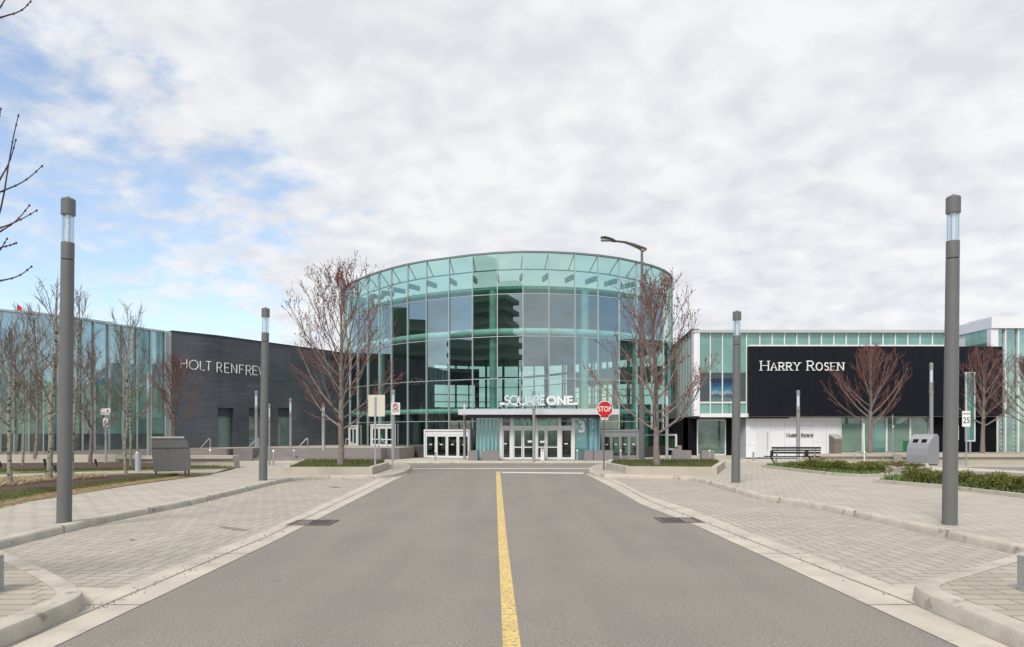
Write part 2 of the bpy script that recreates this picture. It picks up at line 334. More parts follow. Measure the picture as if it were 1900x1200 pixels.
m_binl = mat('bin_paint_light', (.25, .25, .26), .4, metal=.2, var=.05)
m_soil = mat('mulch', (.085, .05, .038), .95, var=.4, scale=25, bump=1, bscale=60)
m_lawn = mat('lawn', (.085, .105, .03), .95, var=.35, scale=3, bump=1, bscale=90, spots=(2.2, .48, .62, (.26, .19, .085)))
m_dry = mat('dry_grass', (.34, .255, .14), .95, var=.25, scale=4, bump=1, bscale=80)
m_grass = mat('grass_blades', (.10, .115, .030), .8, var=.35, scale=2.5)
m_straw = mat('straw', (.46, .36, .23), .9, var=.3, scale=9)
m_yew = mat('yew_leaves', (.125, .135, .022), .7, var=.5, scale=5)
m_leafg = mat('green_leaves', (.10, .155, .04), .6, var=.3, scale=6)
m_bark = mat('maple_bark', (.205, .165, .14), .9, var=.3, scale=9, bump=.5, bscale=30)
m_twig = mat('red_twigs', (.175, .115, .098), .8, var=.25, scale=6)
m_bud = mat('red_buds', (.165, .035, .035), .7, var=.3, scale=8)
m_birch = mat('birch_bark', (.27, .245, .19), .85, var=.12, scale=3, stretch=(1, 1, 2.5), spots=(7, .56, .60, (.045, .04, .035)))
m_birch2 = mat('birch_twigs', (.13, .10, .08), .85, var=.2)
m_red = mat('stop_red', (.52, .006, .010), .45, var=.04); m_signw = mat('sign_white', (.75, .75, .73), .5, var=.03); m_signb = mat('sign_black', (.02, .02, .025), .5, var=0)
m_beige = mat('sign_back', (.60, .56, .46), .5, metal=.1, var=.04)
m_lens = glass('lamp_lens', (.86, .9, .92), .10)
m_glass = glass('rotunda_glass', (.50, .73, .665), .22, (.84, .96, 1.0))
m_frit = glass('parapet_glass', (.42, .66, .575), .13, (.80, .97, .95))
m_glassb = glass('rear_glass', (.90, .98, .96), .0)
m_dglass = glass('door_glass', (.55, .70, .63), .03)
m_winbk = mat('window_interior', (.16, .24, .19), .9, var=.1, scale=1)
m_greens = spandrel('green_spandrel', (.115, .25, .215), .10)
m_lgreen = mat('pale_green_steel', (.46, .54, .50), .5, var=.04)
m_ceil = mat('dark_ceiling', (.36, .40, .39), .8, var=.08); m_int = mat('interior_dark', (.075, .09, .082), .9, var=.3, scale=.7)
m_parapet = mat('roof_frit', (.55, .72, .66), .6, var=.03)
m_teal = spandrel('teal_vestibule_glass', (.09, .235, .265), .14, var=.1)

# ------------------------------------------------------------------ ground
def sheet(name, poly, z, m, zf=None):
    mb = MB(); mb.face([(p[0], p[1], z if zf is None else zf(p[0], p[1])) for p in poly]); return struct(mb.build(name, m))
def XY(p): return (p[0], p[1])
def P(lst, z=0.0): return [XY(g(a, b, z)) for a, b in lst]
sheet('ground', [(-900, -900), (900, -900), (900, 1500), (-900, 1500)], -.02, m_conc)
sheet('road', [(-70, -60), (70, -60), (70, 43.2), (-70, 43.2)], 0, m_asph)
ZW = .13
def off(poly, d):
    out_ = []
    n = len(poly)
    for i in range(n):
        a = Vector(poly[max(i - 1, 0)]); b = Vector(poly[min(i + 1, n - 1)]); t = (b - a).normalized(); nn = Vector((-t.y, t.x)); p = Vector(poly[i]) + nn * d; out_.append((p.x, p.y))
    return out_
def kerb(name, line, side, h=ZW, wd=.19, m=None):
    """line: foot of the kerb face; side +1/-1 which way is inward"""
    prof = [(0, 0), (.012, h * .75), (.035, h), (.06, h + .008), (wd, h + .008), (wd, -.01)]
    rows = [[(x, y, z) for x, y in off(line, side * d)] for d, z in prof]
    mb = MB(); n = len(line)
    for r in rows: mb.v += r
    for k in range(len(prof) - 1):
        for i in range(n - 1):
            q = [k * n + i, k * n + i + 1, (k + 1) * n + i + 1, (k + 1) * n + i]
            mb.f.append(q if side < 0 else q[::-1]); mb.mi.append(0)
    o = struct(mb.build(name, m or m_kerb, smooth=True)); return o
def smooth_line(pts, it=2):
    for _ in range(it):
        q = [pts[0]]
        for a, b in zip(pts, pts[1:]):
            q += [(a[0] * .75 + b[0] * .25, a[1] * .75 + b[1] * .25), (a[0] * .25 + b[0] * .75, a[1] * .25 + b[1] * .75)]
        q.append(pts[-1]); pts = q
    return pts
# gutters (concrete channel) with the seam of the channel, both sides
gl_o = [(-3.55, -8)] + P([(100, 1200), (500, 1008), (757, 877)]); gl_i = [(-4.12, -8)] + P([(213, 1093), (500, 981), (735, 871.5)])
gl_s = [(-3.82, -8)] + P([(173, 1131), (500, 993), (747, 874)])
gr_o = [(3.6, -8)] + P([(1779, 1200), (1400, 1024), (1293, 975), (1190, 935), (1138, 905), (1086, 878)]); gr_i = [(4.05, -8)] + P([(1653, 1085.5), (1400, 990), (1286, 945.6), (1197, 917), (1155, 895), (1120, 880)])
gr_s = [(3.85, -8)] + P([(1690, 1118), (1400, 1005), (1279, 957), (1206, 929.5), (1156, 901.5), (1104, 879)])
sheet('gutter', gl_o + gl_i[::-1], .006, m_conc); sheet('gutter', gr_o + gr_i[::-1], .006, m_conc)
m_seam = mat('gutter_seam', (.24, .21, .17), .9, var=.25, scale=2)
for gs in (gl_s, gr_s):
    sheet('gutter_seam', off(gs, .018) + off(gs, -.018)[::-1], .009, m_seam)
# far kerbs
kl = P([(-500, 1160), (-150, 1060), (0, 1018.7), (29, 1010.7), (144, 982.7), (197, 968.5), (341, 940), (427, 918.7), (500, 900), (535, 892.5), (561, 889.3), (620, 888), (684, 887.5), (730, 885)]) + P([(752, 879), (764, 872), (762, 865), (745, 861.5), (700, 861), (400, 861), (0, 861.5), (-600, 862)])
kr = P([(2600, 1200), (2050, 1072), (1881, 1028), (1810, 1011), (1750, 997), (1697, 984.5), (1629, 969), (1531, 946), (1442, 932), (1400, 925), (1340, 906.5), (1297, 892.5), (1250, 888.5), (1164, 886.5), (1132, 886)]) + P([(1105, 884), (1090, 877), (1094, 870), (1110, 864), (1140, 861.5), (1400, 861), (1700, 861), (2500, 861)])
kl = smooth_line(kl, 1); kr = smooth_line(kr, 1)
kerb('kerb', kl, 1); kerb('kerb', kr, -1)
mbj = MB()
for line, sd_ in ((kl, 1), (kr, -1)):
    acc = 0
    for a, b_ in zip(line, line[1:]):
        a, b_ = Vector(a), Vector(b_); ln_ = (b_ - a).length; t_ = (b_ - a) / ln_; n_ = Vector((-t_.y, t_.x)) * sd_; u_ = 3.0 - acc
        while u_ < ln_ and ln_ < 40:
            p_ = a + t_ * u_; q_ = [p_ - n_ * .003 - t_ * .007, p_ - n_ * .003 + t_ * .007, p_ + n_ * .192 + t_ * .007, p_ + n_ * .192 - t_ * .007]
            if sd_ < 0: q_ = q_[::-1]
            lo_ = [(q.x, q.y, .0) for q in q_]; hi_ = [(q.x, q.y, ZW + .0105) for q in q_]; mbj.hexa(lo_, hi_); u_ += 3.0
        acc = (acc + ln_) % 3.0
struct(mbj.build('kerb_joints', mat('kerb_joint', (.20, .17, .135), .9, var=.2)))
walkL = off(kl, .15); walkR = off(kr, -.15)
sheet('sidewalk', [p for p in walkL] + [(-60, 36), (-60, 0), (-14, 0)], ZW, m_walk)
sheet('sidewalk', [p for p in walkR] + [(60, 36), (60, 0), (14, 0)], ZW, m_walk)
# parking bays paved in herringbone
iL = [(-9.2, 12.0), (-7.1, 10.0), (-5.93, 8.93), (-5.11, 8.16), (-4.66, 7.70), (-4.35, 7.36), (-4.2, 7.1), (-4.15, 6.8), (-4.12, 6.2), (-4.08, 3.0), (-4.02, -8)]
iR = [(9.6, 12.2), (6.9, 9.73), (4.94, 8.22), (4.45, 7.86), (4.2, 7.6), (4.1, 7.35), (4.07, 7.03), (4.06, 6.42), (4.04, 5.7), (4.0, 3.0), (3.97, -8)]
sheet('parking_bay', gl_i[1:] + [q for q in kl if 9.5 < q[1] < 30 and q[0] < -4.9][::-1] + [(-8.4, 10.6), (-7.0, 9.8), (-5.1, 8.0), (-4.44, 7.9)], .004, m_bay)
sheet('parking_bay', gr_i[1:] + [q for q in kr if 9.5 < q[1] < 30 and q[0] > 3.9][::-1] + [(8.4, 10.6), (6.8, 9.5), (4.9, 8.0), (4.5, 7.9)], .004, m_bay)
sheet('gutter_apron', [gl_i[1], (-4.9, 8.15), (-4.0, 6.6), (-4.2, 6.4)], .0075, m_conc); sheet('gutter_apron', [gr_i[1], (4.9, 8.25), (4.0, 6.6), (4.2, 6.4)], .0075, m_conc)
iL, iR = smooth_line(iL, 2), smooth_line(iR, 2)
kerb('kerb', iL, -1, h=.15, wd=.24); kerb('kerb', iR, 1, h=.15, wd=.24)
m_slab2 = paver_mat('island_pavers', (.30, .262, .205), (.41, .362, .29), .21, 'run')
sheet('traffic_island', off(iL, -.2) + [(-20, -8), (-20, 11)], .149, m_slab2); sheet('traffic_island', off(iR, .2) + [(20, -8), (20, 11)], .149, m_slab2)
# concrete strip in front of the mall, painted lines
sheet('forecourt', [(-60, 41.0), (60, 41.0), (60, 60), (-60, 60)], .10, m_conc)
kerb('kerb', [(-60, 40.9), (60, 40.9)], 1, h=.10)
def strip(name, a, b, wd, m, z=.004, mbz=None):
    a, b = Vector(a), Vector(b); t = (b - a).normalized(); n = Vector((-t.y, t.x)) * wd / 2
    return sheet(name, [a - n, b - n, b + n, a + n], z, m)
cl = P([(933, 1200), (924.5, 1003), (920, 874)]); cr_ = P([(966.5, 1200), (941, 1003), (928, 874)])
cl = [(cl[0][0] + .02, -8)] + cl; cr_ = [(cr_[0][0] + .02, -8)] + cr_
sheet('centre_line', cl + cr_[::-1], .004, m_yel)
sheet('stop_line', P([(932, 874.6), (1083, 876.0), (1083, 878), (932, 876.4)]), .004, m_wht)
sheet('lane_edge_line', P([(738, 867.9), (1118, 867.5), (1118, 868.5), (738, 868.9)]), .004, m_wht)
def gut_line(name, pts, wd): return sheet(name, off(pts, wd / 2) + off(pts, -wd / 2)[::-1], .0105, m_seam)
for i, gs_ in enumerate((gl_o, gr_o)):       # joints of the channel every three metres
    gi_ = (gl_i, gr_i)[i]
    for Y in (7.3, 10.4, 13.4, 16.5, 19.6, 22.7):
        def xa(line):
            for a, b in zip(line, line[1:]):
                if a[1] <= Y <= b[1]: return a[0] + (b[0] - a[0]) * (Y - a[1]) / (b[1] - a[1])
            return line[-1][0]
        sheet('gutter_joint', [(xa(gs_), Y - .008), (xa(gs_), Y + .008), (xa(gi_), Y + .008), (xa(gi_), Y - .008)], .0105, m_seam)
def litter_fn(line, wd):
    def fn(r_):
        i = r_.randrange(1, len(line) - 1); u = r_.random() ** 1.5; a, b = line[i], line[i + 1]; return (a[0] + (b[0] - a[0]) * u + r_.gauss(0, wd), a[1] + (b[1] - a[1]) * u, .012)
    return fn
def basin(label, pts):
    q = P(pts); c = Vector((sum(p[0] for p in q) / 4, sum(p[1] for p in q) / 4, 0)); t = thing('catch_basin', label, 'storm drain', c)
    x0, x1 = c.x - .48, c.x + .34; y0, y1 = c.y - .42, c.y + .42
    f = MB(); f.box(x0, x1, y0, y0 + .07, .0, .014).box(x0, x1, y1 - .07, y1, 0, .014).box(x0, x0 + .07, y0 + .07, y1 - .07, 0, .014).box(x1 - .07, x1, y0 + .07, y1 - .07, 0, .014)
    f.build('frame', mat('rust_iron', (.125, .105, .095), .7, metal=.3, var=.3, scale=15), t)
    s = MB(); n = 9
    for i in range(n):
        xx = x0 + .07 + (x1 - x0 - .14) * (i + .5) / n; s.box(xx - .022, xx + .022, y0 + .07, y1 - .07, .004, .0125)
    s.build('grate', MATS['rust_iron'], t); MB().box(x0 + .07, x1 - .07, y0 + .07, y1 - .07, .0035, .0112 - .006).build('pit', m_blackm, t)
basin('rusty storm drain grate in the left gutter of the road', [(560, 966), (626, 964), (612, 973), (552, 973.5)])
basin('dark storm drain grate in the right gutter of the road', [(1227, 960.5), (1288, 961.5), (1299, 968.5), (1249, 968)])

# ------------------------------------------------------------------ left lawn, sloping gently up to the terrace wall
def zl(x): return ZW + .006 + min(.30, max(0, (-11.45 - x) * .055))
def gl(px, py):
    z = .2
    for _ in range(40):
        Y = F * (EH - z) / (py - HOR); z = z * .5 + .5 * zl((px - CX) * Y / F)
    return Vector(((px - CX) * Y / F, Y, z))
def slope_sheet(name, pix, dz, m):
    pts = [gl(a, b) for a, b in pix]; me = bmesh.new(); vs = [me.verts.new((p.x, p.y, 0)) for p in pts]; me.faces.new(vs)
    for k in range(26):
        x = -11.45 - k * .25 * (1 + k * .12)
        bmesh.ops.bisect_plane(me, geom=me.verts[:] + me.edges[:] + me.faces[:], plane_co=(x, 0, 0), plane_no=(1, 0, 0))
    for v in me.verts: v.co.z = zl(v.co.x) + dz
    md = bpy.data.meshes.new(name); me.to_mesh(md); me.free(); md.materials.append(m); o = bpy.data.objects.new(name, md); COL.objects.link(o)
    if md.polygons and md.polygons[0].normal.z < 0: md.flip_normals()
    return struct(o)
slope_sheet('lawn', [(-900, 1240), (-300, 1035), (0, 937), (134, 917), (227, 900.5), (325, 887.5), (390, 879), (430, 868), (446, 860), (300, 858), (0, 858), (-500, 858), (-900, 868)], 0, m_lawn)
slope_sheet('dry_lawn_edge', [(-300, 1033), (0, 936.6), (134, 916.6), (227, 900.2), (325, 887.2), (388, 879.1), (330, 882.5), (232, 893.5), (134, 907.5), (60, 919), (0, 929), (-300, 1015)], .004, m_dry)
slope_sheet('mulch_bed', [(-200, 935), (0, 911), (60, 905), (134, 899), (205, 893), (262, 883), (300, 878.3), (260, 878.5), (200, 880.5), (130, 884), (60, 889), (0, 893), (-200, 905)], .004, m_soil)
slope_sheet('garden_path', [(-300, 897), (0, 884.2), (136, 880.3), (227, 877.6), (330, 876), (400, 876), (420, 869.5), (330, 870.5), (227, 872.8), (136, 875), (0, 879.5), (-300, 889)], .006, m_walk)
slope_sheet('mulch_bed', [(-300, 876), (0, 873), (136, 870.5), (227, 869), (300, 867.5), (300, 858.5), (0, 858.5), (-300, 860)], .004, m_soil)
def blades(name, label, cat, fn, n, h, m, seed, wd=.012, lean=.5):
    rnd = random.Random(seed); mb = MB()
    for _ in range(n):
        p = fn(rnd)
        if p is None: continue
        a = rnd.random() * 6.283; hh = h * rnd.uniform(.5, 1.2); dx, dy = math.cos(a) * wd / 2, math.sin(a) * wd / 2; lx, ly = rnd.uniform(-lean, lean) * hh, rnd.uniform(-lean, lean) * hh
        mb.face([(p[0] - dx, p[1] - dy, p[2] - .01), (p[0] + dx, p[1] + dy, p[2] - .01), (p[0] + lx, p[1] + ly, p[2] + hh)])
    return stuff(mb.build(name, m), label, cat)
def tri_fn(pix):
    pts = [gl(a, b) for a, b in pix]
    def fn(r):
        i = r.randrange(len(pts) // 2 - 1); n = len(pts); a, b, c, d = pts[i], pts[i + 1], pts[n - 2 - i], pts[n - 1 - i]; u, v = r.random(), r.random()
        p = (a * (1 - u) + b * u) * (1 - v) + (d * (1 - u) + c * u) * v; return (p.x, p.y, zl(p.x))
    return fn
m_deb = mat('grit', (.16, .125, .085), .9, var=.5, scale=20)
blades('gutter_grit', 'specks of grit and dead leaves lying in the left gutter', 'grit', litter_fn(gl_s, .08), 150, .016, m_deb, 91, wd=.022, lean=1.5)
blades('gutter_grit', 'specks of grit and dead leaves lying in the right gutter', 'grit', litter_fn(gr_s, .08), 150, .016, m_deb, 92, wd=.022, lean=1.5)
m_stain = mat('old_stain', (.20, .17, .13), .9, var=.3, scale=8)
for q in ([(404, 975.5), (423, 977), (445, 980), (464, 983.5), (440, 983.5), (415, 979.5)], [(608, 902), (625, 902), (632, 903.6), (620, 904.6)], [(238, 1000), (247, 999), (252, 1001), (243, 1002.5)]): sheet('pavement_stain', P(q), .009, m_stain)
blades('lawn_grass', 'short green grass at the edge of the left lawn', 'grass', tri_fn([(-60, 948), (60, 918), (134, 908), (227, 895), (325, 883), (330, 879), (232, 888), (134, 899), (60, 906), (-60, 918)]), 9000, .07, m_grass, 1)
blades('dry_grass_fringe', 'dry brown grass along the sidewalk edge of the left lawn', 'dry grass', tri_fn([(-60, 958), (60, 928), (134, 916), (227, 900), (380, 880), (330, 883), (232, 894), (134, 907), (60, 918), (-60, 940)]), 7000, .045, m_dry, 2)
blades('straw_litter', 'heaps of pale cut ornamental grass lying round the birch trunks', 'straw', tri_fn([(-60, 905), (20, 900), (80, 893), (140, 889), (190, 886), (190, 881), (140, 882.5), (80, 884), (20, 888), (-60, 893)]), 9000, .11, m_straw, 3, wd=.03, lean=2.2)
blades('rear_grass', 'green grass strip behind the garden path', 'grass', tri_fn([(-60, 877), (100, 873), (227, 871), (300, 869.5), (430, 867), (430, 862), (300, 866.5), (227, 868.5), (100, 870.5), (-60, 873)]), 7000, .09, m_grass, 4)

# ------------------------------------------------------------------ left wing (curved) : plan polyline from the picture
TL = 5.9
LW = [(-34, 22), (-29.5, 27.5), (xw(-90, 33), 33)] + [(xw(px, F * TL / (HOR - py)), F * TL / (HOR - py)) for px, py in ((0, 574.5), (80, 581.5), (152, 591), (228, 602), (302, 612.5), (318, 614), (400, 622.5), (500, 636), (600, 649.5), (665, 659))]
ZT = EH + TL; ZP = .81
def wallhit(px):
    d = Vector(((px - CX) / F, 1))
    for a, b in zip(LW, LW[1:]):
        a, b = Vector(a), Vector(b); e = b - a; den = d.x * e.y - d.y * e.x
        if abs(den) < 1e-9: continue
        t = (a.x * e.y - a.y * e.x) / den; u = (a.x * d.y - a.y * d.x) / den
        if t > 0 and -.001 <= u <= 1.001: return Vector((d.x * t, d.y * t)), e.normalized()
def outn(e): return Vector((e.y, -e.x)) if (e.y * 20 - e.x * -40) > 0 else Vector((-e.y, e.x))
def wallslab(mb, px0, px1, z0, z1, proud, thick=.1, n=None):
    n = n or max(1, int(abs(px1 - px0) / 25)); pr = None
    for i in range(n + 1):
        p, e = wallhit(px0 + (px1 - px0) * i / n); nn = outn(e); a = p + nn * proud; b_ = p + nn * (proud - thick)
        if pr: mb.hexa([(pr[0].x, pr[0].y, z0), (a.x, a.y, z0), (b_.x, b_.y, z0), (pr[1].x, pr[1].y, z0)], [(pr[0].x, pr[0].y, z1), (a.x, a.y, z1), (b_.x, b_.y, z1), (pr[1].x, pr[1].y, z1)])
        pr = (a, b_)
def stone_mat():
    m = bpy.data.materials.new('charcoal_stone'); m.use_nodes = True; t = m.node_tree; p = t.nodes['Principled BSDF']; p.inputs['Roughness'].default_value = .6
    tx = t.nodes.new('ShaderNodeTexCoord'); sp = t.nodes.new('ShaderNodeSeparateXYZ'); t.links.new(tx.outputs['Object'], sp.inputs[0])
    cb = t.nodes.new('ShaderNodeCombineXYZ'); s = t.nodes.new('ShaderNodeMath'); s.operation = 'ADD'; t.links.new(sp.outputs[0], s.inputs[0]); t.links.new(sp.outputs[1], s.inputs[1]); t.links.new(s.outputs[0], cb.inputs[0]); t.links.new(sp.outputs[2], cb.inputs[1])
    br = t.nodes.new('ShaderNodeTexBrick'); t.links.new(cb.outputs[0], br.inputs['Vector']); br.inputs['Scale'].default_value = 1; br.inputs['Brick Width'].default_value = 1.5; br.inputs['Row Height'].default_value = .16; br.inputs['Mortar Size'].default_value = .004; br.inputs['Bias'].default_value = 0
    br.inputs['Color1'].default_value = (.066, .073, .086, 1); br.inputs['Color2'].default_value = (.088, .096, .110, 1); br.inputs['Mortar'].default_value = (.050, .055, .064, 1)
    n = t.nodes.new('ShaderNodeTexNoise'); n.inputs['Scale'].default_value = .5; n.inputs['Detail'].default_value = 8; t.links.new(tx.outputs['Object'], n.inputs['Vector'])
    c = t.nodes.new('ShaderNodeValToRGB'); t.links.new(n.outputs[0], c.inputs[0]); c.color_ramp.elements[0].position = .3; c.color_ramp.elements[1].position = .7; c.color_ramp.elements[0].color = (.7, .7, .72, 1); c.color_ramp.elements[1].color = (1.25, 1.25, 1.2, 1)
    x = t.nodes.new('ShaderNodeMixRGB'); x.blend_type = 'MULTIPLY'; x.inputs[0].default_value = 1; t.links.new(br.outputs[0], x.inputs[1]); t.links.new(c.outputs[0], x.inputs[2]); t.links.new(x.outputs[0], p.inputs['Base Color'])
    bp = t.nodes.new('ShaderNodeBump'); bp.inputs['Strength'].default_value = .4; bp.inputs['Distance'].default_value = .02; t.links.new(br.outputs['Color'], bp.inputs['Height']); t.links.new(bp.outputs[0], p.inputs['Normal']); return m
m_stone = stone_mat()
hw = thing('stone_store_building', 'curved charcoal stone store wing with white letters HOLT RENFREW', 'building', (*wallhit(480)[0], 0))
mb = MB(); wins = [(404, 434), (462, 491), (516, 543)]
z_h = lambda px, py: zh(py, wallhit(px)[0].y)
segs = [(318, 402)]; 
for i, (a, b_) in enumerate(wins): segs.append((b_, wins[i + 1][0] if i < 2 else 665))
segs[0] = (318, 404)
for a, b_ in segs: wallslab(mb, a, b_, .1, ZT, 0, .5)
for a, b_ in wins: wallslab(mb, a, b_, z_h(a, 755), ZT, 0, .5, 1)
mb.build('wall', m_stone, hw)
for a, b_ in wins: mb = MB(); wallslab(mb, a, b_, z_h(a, 771), z_h(a, 755), -.25, .3, 1); mb.build('lintel_panel', mat('charcoal_metal', (.045, .052, .062), .5, var=.05), hw)
mb = MB(); wallslab(mb, 318, 665, ZT, ZT + .07, .05, .6); mb.build('coping', m_dark, hw)
for a, b_ in wins:
    mb = MB(); wallslab(mb, a, b_, ZP, z_h(a, 771), -.35, .05, 1); mb.build('window', spandrel('pale_window', (.17, .225, .20), .05), hw)
mb = MB()
for px0, px1, py0, py1, ch in ((334, 345, 665, 682, 'H'), (349.5, 366, 667, 684, 'O'), (370, 378, 669, 685.5, 'L'), (381, 389.6, 669.5, 686, 'T'), (400.5, 409.5, 671.5, 689.5, 'R'), (414.7, 422.8, 672.5, 690, 'E'), (427.5, 437, 674, 691, 'N'), (442, 449.8, 676, 692, 'F'), (454.5, 464, 677, 695, 'R'), (467, 475, 678, 694, 'E'), (478, 493, 680, 696, 'W')):
    p0, e = wallhit(px0); p1, _ = wallhit(px1); n_ = outn(e); zb, zt_ = zh(py1, p0.y), zh(py0, p0.y); v = p1 - p0
    M4 = Matrix(((v.x / v.length, 0, 0, p0.x + n_.x * .12), (v.y / v.length, 0, 0, p0.y + n_.y * .12), (0, 0, 1, zb), (0, 0, 0, 1)))
    mb = MB(); letter(mb, ch, M4, v.length, zt_ - zb, .030); mb.build('letter', mat('letter_white', (.76, .76, .75), .4, var=0), hw)
MB().prism([(-20.2, 43.0), (-11.0, 56), (-11.6, 75), (-45, 75), (-45, 45)][::1], ZT - .6, ZT - .3).build('roof', m_dark, hw)
# glazed part of the left wing
gw = thing('glass_wing', 'curved blue green glass facade left of the stone store wall', 'building', (*wallhit(150)[0], 0))
pxs = [-86, -58, -30, -2, 25, 53, 80, 105, 129, 151, 173, 200, 226, 252, 278, 305]
mi_ = spandrel('wing_glass_sky_tint', (.15, .26, .29), .28, var=.12, rt=(.85, 1, 1.05)); ml_ = spandrel('wing_glass_lower', (.145, .25, .20), .10, var=.10); mk_ = spandrel('wing_glass_base', (.085, .09, .095), .08)  # upper panes bluer: sky reflection partly put into their base colour
rnd = random.Random(5)
for a, b_ in zip(pxs, pxs[1:]):
    z1, z2 = z_h(a, 805), z_h(a, 715)
    mb = MB(); z1 = 1.68; z2 = 4.3
    pa, e = wallhit(a); pb, _ = wallhit(b_); nn = outn(e)
    for (u, v, k) in ((ZP, z1, 2), (z1, z2, 1), (z2, ZT - .1, 0)):
        t1, t2 = rnd.uniform(-.006, .006), rnd.uniform(-.008, .008)
        mb.m = k; q = []
        for (pp, zz_, w1, w2) in ((pa, u, -1, -1), (pb, u, 1, -1), (pb, v, 1, 1), (pa, v, -1, 1)): q.append((pp.x + nn.x * (t1 * w1 + t2 * w2), pp.y + nn.y * (t1 * w1 + t2 * w2), zz_))
        mb.face(q)
    mb.build('glass_panel', [mi_, ml_, mk_], gw)
    p, e = wallhit(b_ - .01); nn = outn(e); MB().bar((p.x + nn.x * .1, p.y + nn.y * .1, ZP), (p.x + nn.x * .1, p.y + nn.y * .1, ZT), .045, .13, up=Vector((nn.x, nn.y, 0))).build('mullion', m_mull, gw)
mb = MB(); wallslab(mb, -88, 306, ZT - .1, ZT, .12, .5); mb.build('coping', m_mull, gw)
mb = MB(); wallslab(mb, 306, 317.8, .1, ZT, .02, .5, 1); mb.build('end_panel', m_grayf, gw)
mb = MB(); wallslab(mb, -88, 306, .1, ZP, .06, .5); mb.build('plinth', m_wallc, gw)
wp_ = [wallhit(q_)[0] for q_ in (-84, 0, 80, 160, 240, 304)]
MB().prism([(q_.x - .1, q_.y + .15) for q_ in wp_] + [(-24, 60), (-45, 60), (-45, 34)], ZT - .6, ZT - .3).build('roof', m_dark, gw)
MB().box(-45, wp_[0].x, wp_[0].y, wp_[0].y + .3, .1, ZT - .02).build('end_wall', m_stone, gw)

# raised terrace in front of the stone wall, steps, rails
tr_pts = [(-16.4, 43.5), (-7.9, 43.5), (-6.9, 44.2), (-6.3, 46.6), (-12.6, 60), (-16, 50), (-19.5, 42.5), (-16.4, 41.6)]
MB().prism(tr_pts, .1, ZP).build('terrace', m_stepst); struct(bpy.data.objects['terrace'])
sheet('terrace_floor', tr_pts, ZP + .004, m_walk)
st = thing('terrace_steps', 'wide grey stone steps up to the store terrace', 'steps', (-12, 42.5, .1))
mb = MB()
for i in range(5): mb.box(xw(470, 42.3), xw(694, 42.3), 42.0 + i * .3, 43.5, .1 + i * .1415, .1 + (i + 1) * .1415)
mb.build('treads', m_stepst, st)
for a, b_ in ((434, 469.5), (694.5, 707)): MB().box(xw(a, 42), xw(b_, 42), 41.9, 43.6, .1, ZP + .012).build('side_block', m_granite, st)
for k, (xs_, x1_, dr) in enumerate(((372, 390, 1), (459, 479, 1), (552, 571, 1), (666, 642, -1), (728, 703, -1))):
    Yr = 43.4; a = Vector((xw(xs_, Yr), Yr - 1.2, .3 + .55)); b_ = Vector((xw(x1_, Yr), Yr, zh(813, Yr)))
    MB().tube([(a.x, Yr - .1, zh(832, Yr)), (b_.x - .08 * dr, Yr, b_.z), (b_.x, Yr, b_.z)], .032, 8).tube([(b_.x, Yr, b_.z), (b_.x, Yr, ZP)], .032, 8).build('handrail', m_steel, smooth=True)
    lab = ['leftmost steel handrail beside the stone block of the terrace steps', 'sloping steel handrail between the left stone block and the first steps', 'sloping steel handrail left of the tree at the terrace steps', 'steel handrail sloping down to the right just behind the tree trunk', 'steel handrail before the automatic door, partly behind the parking sign pole'][k]
    tag(bpy.data.objects['handrail' if k == 0 else 'handrail.%03d' % k], lab, 'handrail', 'handrails on the terrace steps')

# ------------------------------------------------------------------ rotunda
HS = 11.0
PT = [(-1.225, 5.31), (-1.20, 5.16), (-1.155, 5.02), (-1.095, 4.89), (-1.015, 4.765), (-.925, 4.645), (-.83, 4.53), (-.737, 4.43), (-.6226, 4.325), (-.50, 4.238), (-.361, 4.165), (-.223, 4.095), (-.0816, 4.048), (.06, 4.024), (.2045, 4.03), (.3515, 4.06), (.487, 4.107), (.617, 4.174), (.7357, 4.267), (.8436, 4.365), (.936, 4.48), (1.005, 4.61), (1.05, 4.75), (1.075, 4.895), (1.085, 5.04)]
nb = 19; bc = Vector((-.06, 5.22))
for i in range(1, nb):
    a = math.pi * i / nb; s_ = i / nb; x0 = 1.085 * (1 - s_) + -1.225 * s_
    rx = 1.145; PT.append((bc.x + rx * math.cos(a) * (1.0), 5.10 + .1 * s_ + 1.16 * math.sin(a)))
DP = [Vector((x * HS, y * HS)) for x, y in PT]; ND = len(DP); NF = 25
cen = Vector((-.06 * HS, 5.25 * HS))
ro = thing('glass_rotunda', 'round teal glass entrance rotunda with canopy and white letters SQUARE ONE', 'building', (cen.x, 44.3, 0))
ZL = [.13, 2.45, 5.05, 7.65, 10.2, 12.75]      # transoms
def ringpt(i, k): p = DP[i % ND]; return cen + (p - cen) * k
rnd = random.Random(11)
hole = lambda px0, px1: None
